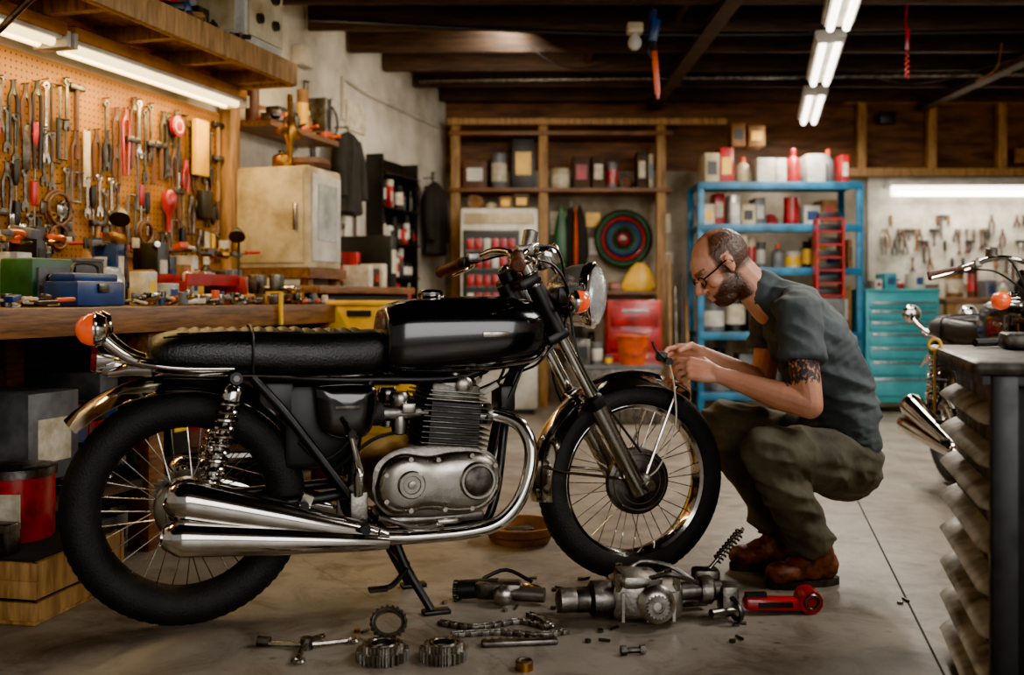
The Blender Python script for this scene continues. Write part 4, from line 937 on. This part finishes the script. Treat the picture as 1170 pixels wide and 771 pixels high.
b.cyl((.545+hx,3.22,.70),(.53+hx,3.31,.705),.013,'plastic_black'); b.box((.525+hx,3.265,.715),(.035,.05,.03),'plastic_black',bev=.006); b.tube([(.53+hx,3.24,.71),(.5+hx,3.23,.74),(.49+hx,3.23,.765)],.004,'plastic_black',6,4)
b.tube([(.545+hx,3.215,.69),(.52,3.19,.62),(.52,3.17,.5),(.47,3.15,.38),(.43,3.14,.34)],.0028,'paper',6,6)
b.build('brake_cable_assembly')
# ------------------------------------------------------------------ floor parts
b=B(T(.37,2.8,0,.05))
b.box((0,0,.07),(.2,.14,.1),'alu',bev=.02); b.box((-.02,-.02,.125),(.12,.1,.04),'alu',bev=.015,rot=(.1,.1,.2))
b.lathe([(.045,0),(.05,.01),(.05,.06),(.035,.07),(.035,.1),(.028,.11)],(-.09,-.02,.07),(-1,-.1,.0),'steel',24); b.lathe([(.03,.0),(.034,.02),(.034,.05),(.02,.06)],(-.19,-.03,.07),(-1,-.1,0),'alu',20)
b.lathe([(.05,0),(.052,.02),(.04,.03),(.025,.035)],(.02,-.07,.07),(0,-1,.1),'alupol',28); b.gear((.02,-.11,.07),(0,-1,.1),.032,.012,18,'steel',.4)
b.cyl((.1,0,.08),(.22,.01,.085),.026,'steel',seg=16); b.lathe([(.036,0),(.04,.01),(.04,.03),(.03,.04)],(.16,.005,.082),(1,.05,0),'alu',20); b.box((.24,.0,.06),(.05,.07,.08),'alu',bev=.01)
b.tube([(-.05,.03,.12),(.0,.04,.155),(.08,.02,.145),(.14,.0,.11)],.007,'steel',8,5); b.tube([(.0,-.05,.13),(.06,-.08,.15),(.14,-.06,.12)],.007,'steel',8,5)
for x,y in((-.08,-.06),(.08,-.06),(.08,.05),(-.06,.06),(.0,.0)): b.cyl((x,y,.1),(x,y,.145),.011,'chrome_worn',seg=6)
for x in(-.07,0,.07): b.box((x,-.073,.06),(.008,.012,.08),'alupol')
b.cyl((-.1,.06,.03),(.2,.09,.03),.02,'steel',seg=14); b.cyl((-.24,.05,.04),(-.12,.05,.04),.03,'alu',seg=18); b.torus((.25,-.04,.04),(1,.3,.2),.03,.008,'steel',24,8)
b.cyl((.18,-.05,.03),(.26,-.02,.03),.014,'alupol',seg=12)
b.build('gearbox_assembly')
b=B(); b.coil((.62,3.02,.11),(.70,3.05,.19),.013,.0035,9,'steel',6,12); b.cyl((.59,3.01,.08),(.71,3.055,.2),.006,'chrome_worn'); b.box((.585,3.01,.045),(.08,.06,.09),'steel',bev=.01); b.cyl((.53,3.0,.025),(.65,3.02,.025),.025,'alu'); b.build('shock_absorber_part')
b=B(T(.80,2.87,0,.08)); 
b.box((-.05,0,.028),(.17,.05,.035),'red',bev=.01,rot=(0,.04,0)); b.box((-.1,.0,.05),(.06,.02,.02),'plastic_black'); b.lathe([(.012,-.03),(.034,-.028),(.036,0),(.034,.028),(.012,.03)],(.055,0,.036),(0,1,.1),'red',24); b.torus((.055,-.03,.036),(0,1,.1),.02,.005,'steel',20,6)
b.box((-.05,-.027,.03),(.1,.004,.015),'plastic_black')
b.build('red_floor_jack')
b=B(T(-.04,2.98,0,-.1))
b.box((0,0,.035),(.14,.07,.05),'steel',bev=.012); b.cyl((-.12,0,.03),(.0,0,.04),.028,'plastic_black',seg=18); b.cyl((.05,-.02,.03),(.14,-.03,.03),.022,'alu',seg=16); b.torus((.1,.03,.03),(.2,.1,1),.03,.008,'brass',22,8); b.tube([(-.05,.02,.06),(.02,.03,.085),(.1,.0,.06)],.006,'plastic_black',8,4); b.gear((-.13,0,.03),(1,0,0),.028,.012,14,'steel')
b.lathe([(.02,0),(.028,.01),(.028,.04),(.015,.05)],(.02,-.03,.03),(0,-1,.2),'alupol',20)
b.build('carburetor_part')
def chain(P,nm):
    b=B(); Q=catmull(P,30); pts=[Q[0]]
    for i in range(1,len(Q)):
        if (Q[i]-pts[-1]).length>=.0135: pts.append(Q[i])
    for i in range(len(pts)-1):
        p,q=pts[i],pts[i+1]; c=(p+q)/2; d=(q-p); a=math.atan2(d.y,d.x); s=V((-d.y,d.x,0)).normalized(); w=.010 if i%2 else .0075
        for g in(-1,1): b.box(c+s*g*w,(.019,.003,.013),'alu' if i%2 else 'steel',rot=(0,0,a),bev=.001)
        b.cyl(p-s*.008,p+s*.008,.0052,'chrome_worn',seg=8)
    b.build(nm)
chain([(-.2,2.76,.007),(-.1,2.72,.007),(.02,2.77,.007),(.10,2.72,.007),(.09,2.78,.007),(.04,2.84,.007)],'drive_chain')
chain([(-.16,2.66,.007),(-.04,2.68,.007),(.08,2.66,.007),(.15,2.69,.007)],'drive_chain')
b=B(T(.02,2.6,0,.12))
b.box((0,0,.008),(.2,.03,.014),'steel',bev=.004)
for i in range(9): b.box((-.09+i*.02,.018,.008),(.008,.01,.014),'alu')
b.build('toothed_rack_part')
for (x,y,R,z,ax) in((-.325,2.5,.066,.014,(0,0,1)),(-.172,2.505,.062,.014,(0,0,1))):
    b=B(); b.gear((x,y,z),ax,R,.026,26,'alu',.55); b.gear((x,y,z+.02),ax,R*.78,.014,22,'alupol',.62); b.torus((x,y,z+.026),ax,R*.5,.004,'chrome_worn',30,6); b.build('sprocket_gear')
b=B(); b.gear((-.33,2.66,.04),(.1,-.6,.75),.05,.014,20,'alu',.68); b.build('sprocket_gear')
b=B(T(-.53,2.57,0,.3))
b.tube([(-.1,.05,.008),(0,0,.012),(.11,.01,.008)],.007,'chrome_worn',8,4); b.tube([(-.03,-.09,.008),(0,0,.018),(.05,.06,.01)],.007,'chrome_worn',8,4); b.torus((-.03,-.1,.008),(0,0,1),.014,.005,'chrome_worn',16,6); b.torus((.12,.01,.008),(0,0,1),.013,.005,'chrome_worn',16,6); b.cyl((-.12,.058,.014),(-.09,.045,.014),.014,'steel',seg=8); b.cyl((0,0,.0),(0,0,.03),.016,'steel',seg=12)
b.build('socket_wrench')
b=B(T(.31,2.53,0,.2)); b.cyl((-.03,0,.012),(.03,0,.012),.008,'steel',seg=10); b.cyl((-.035,0,.013),(-.02,0,.013),.013,'steel',seg=6); b.cyl((.015,0,.012),(.03,0,.012),.012,'chrome_worn',seg=6); b.build('loose_bolt')
b=B(); b.cyl((.03,2.43,0),(.03,2.43,.02),.022,'brass',seg=18); b.torus((.03,2.43,.02),(0,0,1),.018,.004,'steel',18,6); b.build('brass_bushing')
b=B()
for x,y in((.12,2.9),(.16,2.98),(.2,2.62),(.24,2.7),(.58,2.62),(-.02,2.88),(.13,3.08),(-.12,3.1),(.62,2.75),(-.42,2.7),(.3,3.05),(1.15,2.95),(.22,3.2),(.05,3.2),(.35,3.3),(-.2,2.95)):
    b.cyl((x,y,0),(x,y,.008),.009,random.choice(['steel','alu','brass']),seg=6)
    a=random.uniform(0,6); b.cyl((x+.03,y+.01,.005),(x+.03+.03*math.cos(a),y+.01+.03*math.sin(a),.005),.004,'steel',seg=6)
b.build('scattered_nuts_and_bolts')
b=B(T(.03,3.72)); b.lathe([(.11,0),(.135,.055),(.145,.06),(.145,.066),(.132,.066),(.105,.008),(.02,.006)],(0,0,0),(0,0,1),'tan',36); b.torus((0,0,.062),(0,0,1),.14,.005,'brass',36,6); b.torus((0,0,.03),(0,0,1),.122,.004,'brown',36,6); b.box((.0,.0,.03),(.1,.06,.04),'steel',rot=(0,0,.4),bev=.01); b.build('drain_pan')
# ------------------------------------------------------------------ right foreground cabinet
cr=-math.atan(.29)
b=B(T(.96,2.0,0,cr))
b.box((.34,.3,.38),(.6,.62,.74),'blackmet',bev=.01)
b.box((.31,.3,.768),(.70,.72,.03),'finmetal',bev=.012); b.box((.31,.3,.745),(.66,.68,.02),'blackmet')
for i in range(8):
    z=.07+i*.086
    b.box((.03,.3,z+.012),(.02,.58,.07),'finmetal',bev=.004)
    rings=[]
    for yy,k in((-.02,.3),(-.005,.8),(.02,1),(.58,1),(.605,.8),(.62,.3)):
        rings.append([(.03-.052*k*math.sin(t),yy,z+.017*math.cos(t)-.012*math.sin(t)) for t in [pi*j/8 for j in range(9)]]+[(.03-.042*k*math.sin(t),yy,z-.005+.012*math.cos(t)-.012*math.sin(t)) for t in [pi*(8-j)/8 for j in range(9)]])
    b.loft(rings,'lip')
b.box((.02,-.03,.38),(.05,.03,.75),'blackmet',bev=.005); b.box((.34,.3,.01),(.56,.58,.02),'blackmet')
b.build('drawer_cabinet')
b=B(T(.96,2.0,.7835,cr)); b.box((.2,.45,.02),(.2,.1,.04),'steel',bev=.01); b.lathe([(.05,0),(.06,.01),(.06,.05),(.05,.06)],(.42,.4,0),(0,0,1),'steel',24); b.tube([(.05,.5,.012),(.15,.56,.012),(.3,.52,.012)],.01,'plastic_black',8,4); b.build('machine_parts')
b=B(T(.96,2.0,0,cr)); b.box((-.043,.5,.7),(.004,.02,.16),'yellow'); b.torus((-.043,.5,.79),(0,1,0),.014,.004,'yellow',16,6); b.build('yellow_tag_strap')
# ------------------------------------------------------------------ lights
def area(name,loc,tgt,sx,sy,e,col):
    l=bpy.data.lights.new(name,'AREA'); l.shape='RECTANGLE'; l.size=sx; l.size_y=sy; l.energy=e; l.color=col
    o=bpy.data.objects.new(name,l); bpy.context.scene.collection.objects.link(o); o.location=loc
    o.rotation_euler=(V(tgt)-V(loc)).to_track_quat('-Z','Y').to_euler(); return o
area('daylight_door',(2.3,-2.4,2.3),(.5,3.2,.4),5.0,3.2,330,(1,.97,.93))
area('overhead_fill',(2.5,2.7,2.5),(.5,3.2,.3),1.2,1.2,95,(1,.94,.86))  # fill light below the closed ceiling, raised to brighten bike and floor
for i,(x,y) in enumerate(((1.58,4.7),(1.9,6.05),(2.26,7.5))):
    area('tube_glow',(x,y,2.28),(x,y,0),.15,1.0,58,(1,.9,.76))
area('left_wall_fill',(.1,6.4,2.4),(-.6,7.6,1.2),.2,1.2,32,(1,.86,.68))  # added fill without a fixture, brightens the left wall
for s0 in(4.24,5.52):
    p=W@V((s0,.24,1.86)); o=area('bench_glow',p,p-V((0,0,1)),1.15,.12,24,(1,.68,.25))
    o.rotation_euler=(Matrix.Rotation(WALLROT,4,'Z')@Matrix.Rotation(-.3,4,'X')).to_euler()
p=W@V((3.3,.6,2.3)); area('side_glow',p,W@V((2.7,.3,1.0)),.3,.3,16,(1,.72,.36))
area('board_glow',(3.85,8.36,1.8),(3.85,8.45,.5),1.2,.1,26,(1,.88,.7))
w=bpy.data.worlds.new('world'); w.use_nodes=True; bpy.context.scene.world=w
w.node_tree.nodes['Background'].inputs[0].default_value=(1,.96,.92,1); w.node_tree.nodes['Background'].inputs[1].default_value=.4
# ------------------------------------------------------------------ camera
cd_=bpy.data.cameras.new('camera'); cam=bpy.data.objects.new('camera',cd_); bpy.context.scene.collection.objects.link(cam)
cam.location=(0,0,.907); cam.rotation_euler=(pi/2,0,0); cd_.lens=35; cd_.sensor_width=36; cd_.shift_y=-45.5/1170; cd_.clip_start=.05
cd_.dof.use_dof=True; cd_.dof.focus_distance=3.0; cd_.dof.aperture_fstop=2.0
bpy.context.scene.camera=cam
bpy.context.scene.view_settings.look='AgX - Punchy'
bpy.context.scene.view_settings.exposure=.4
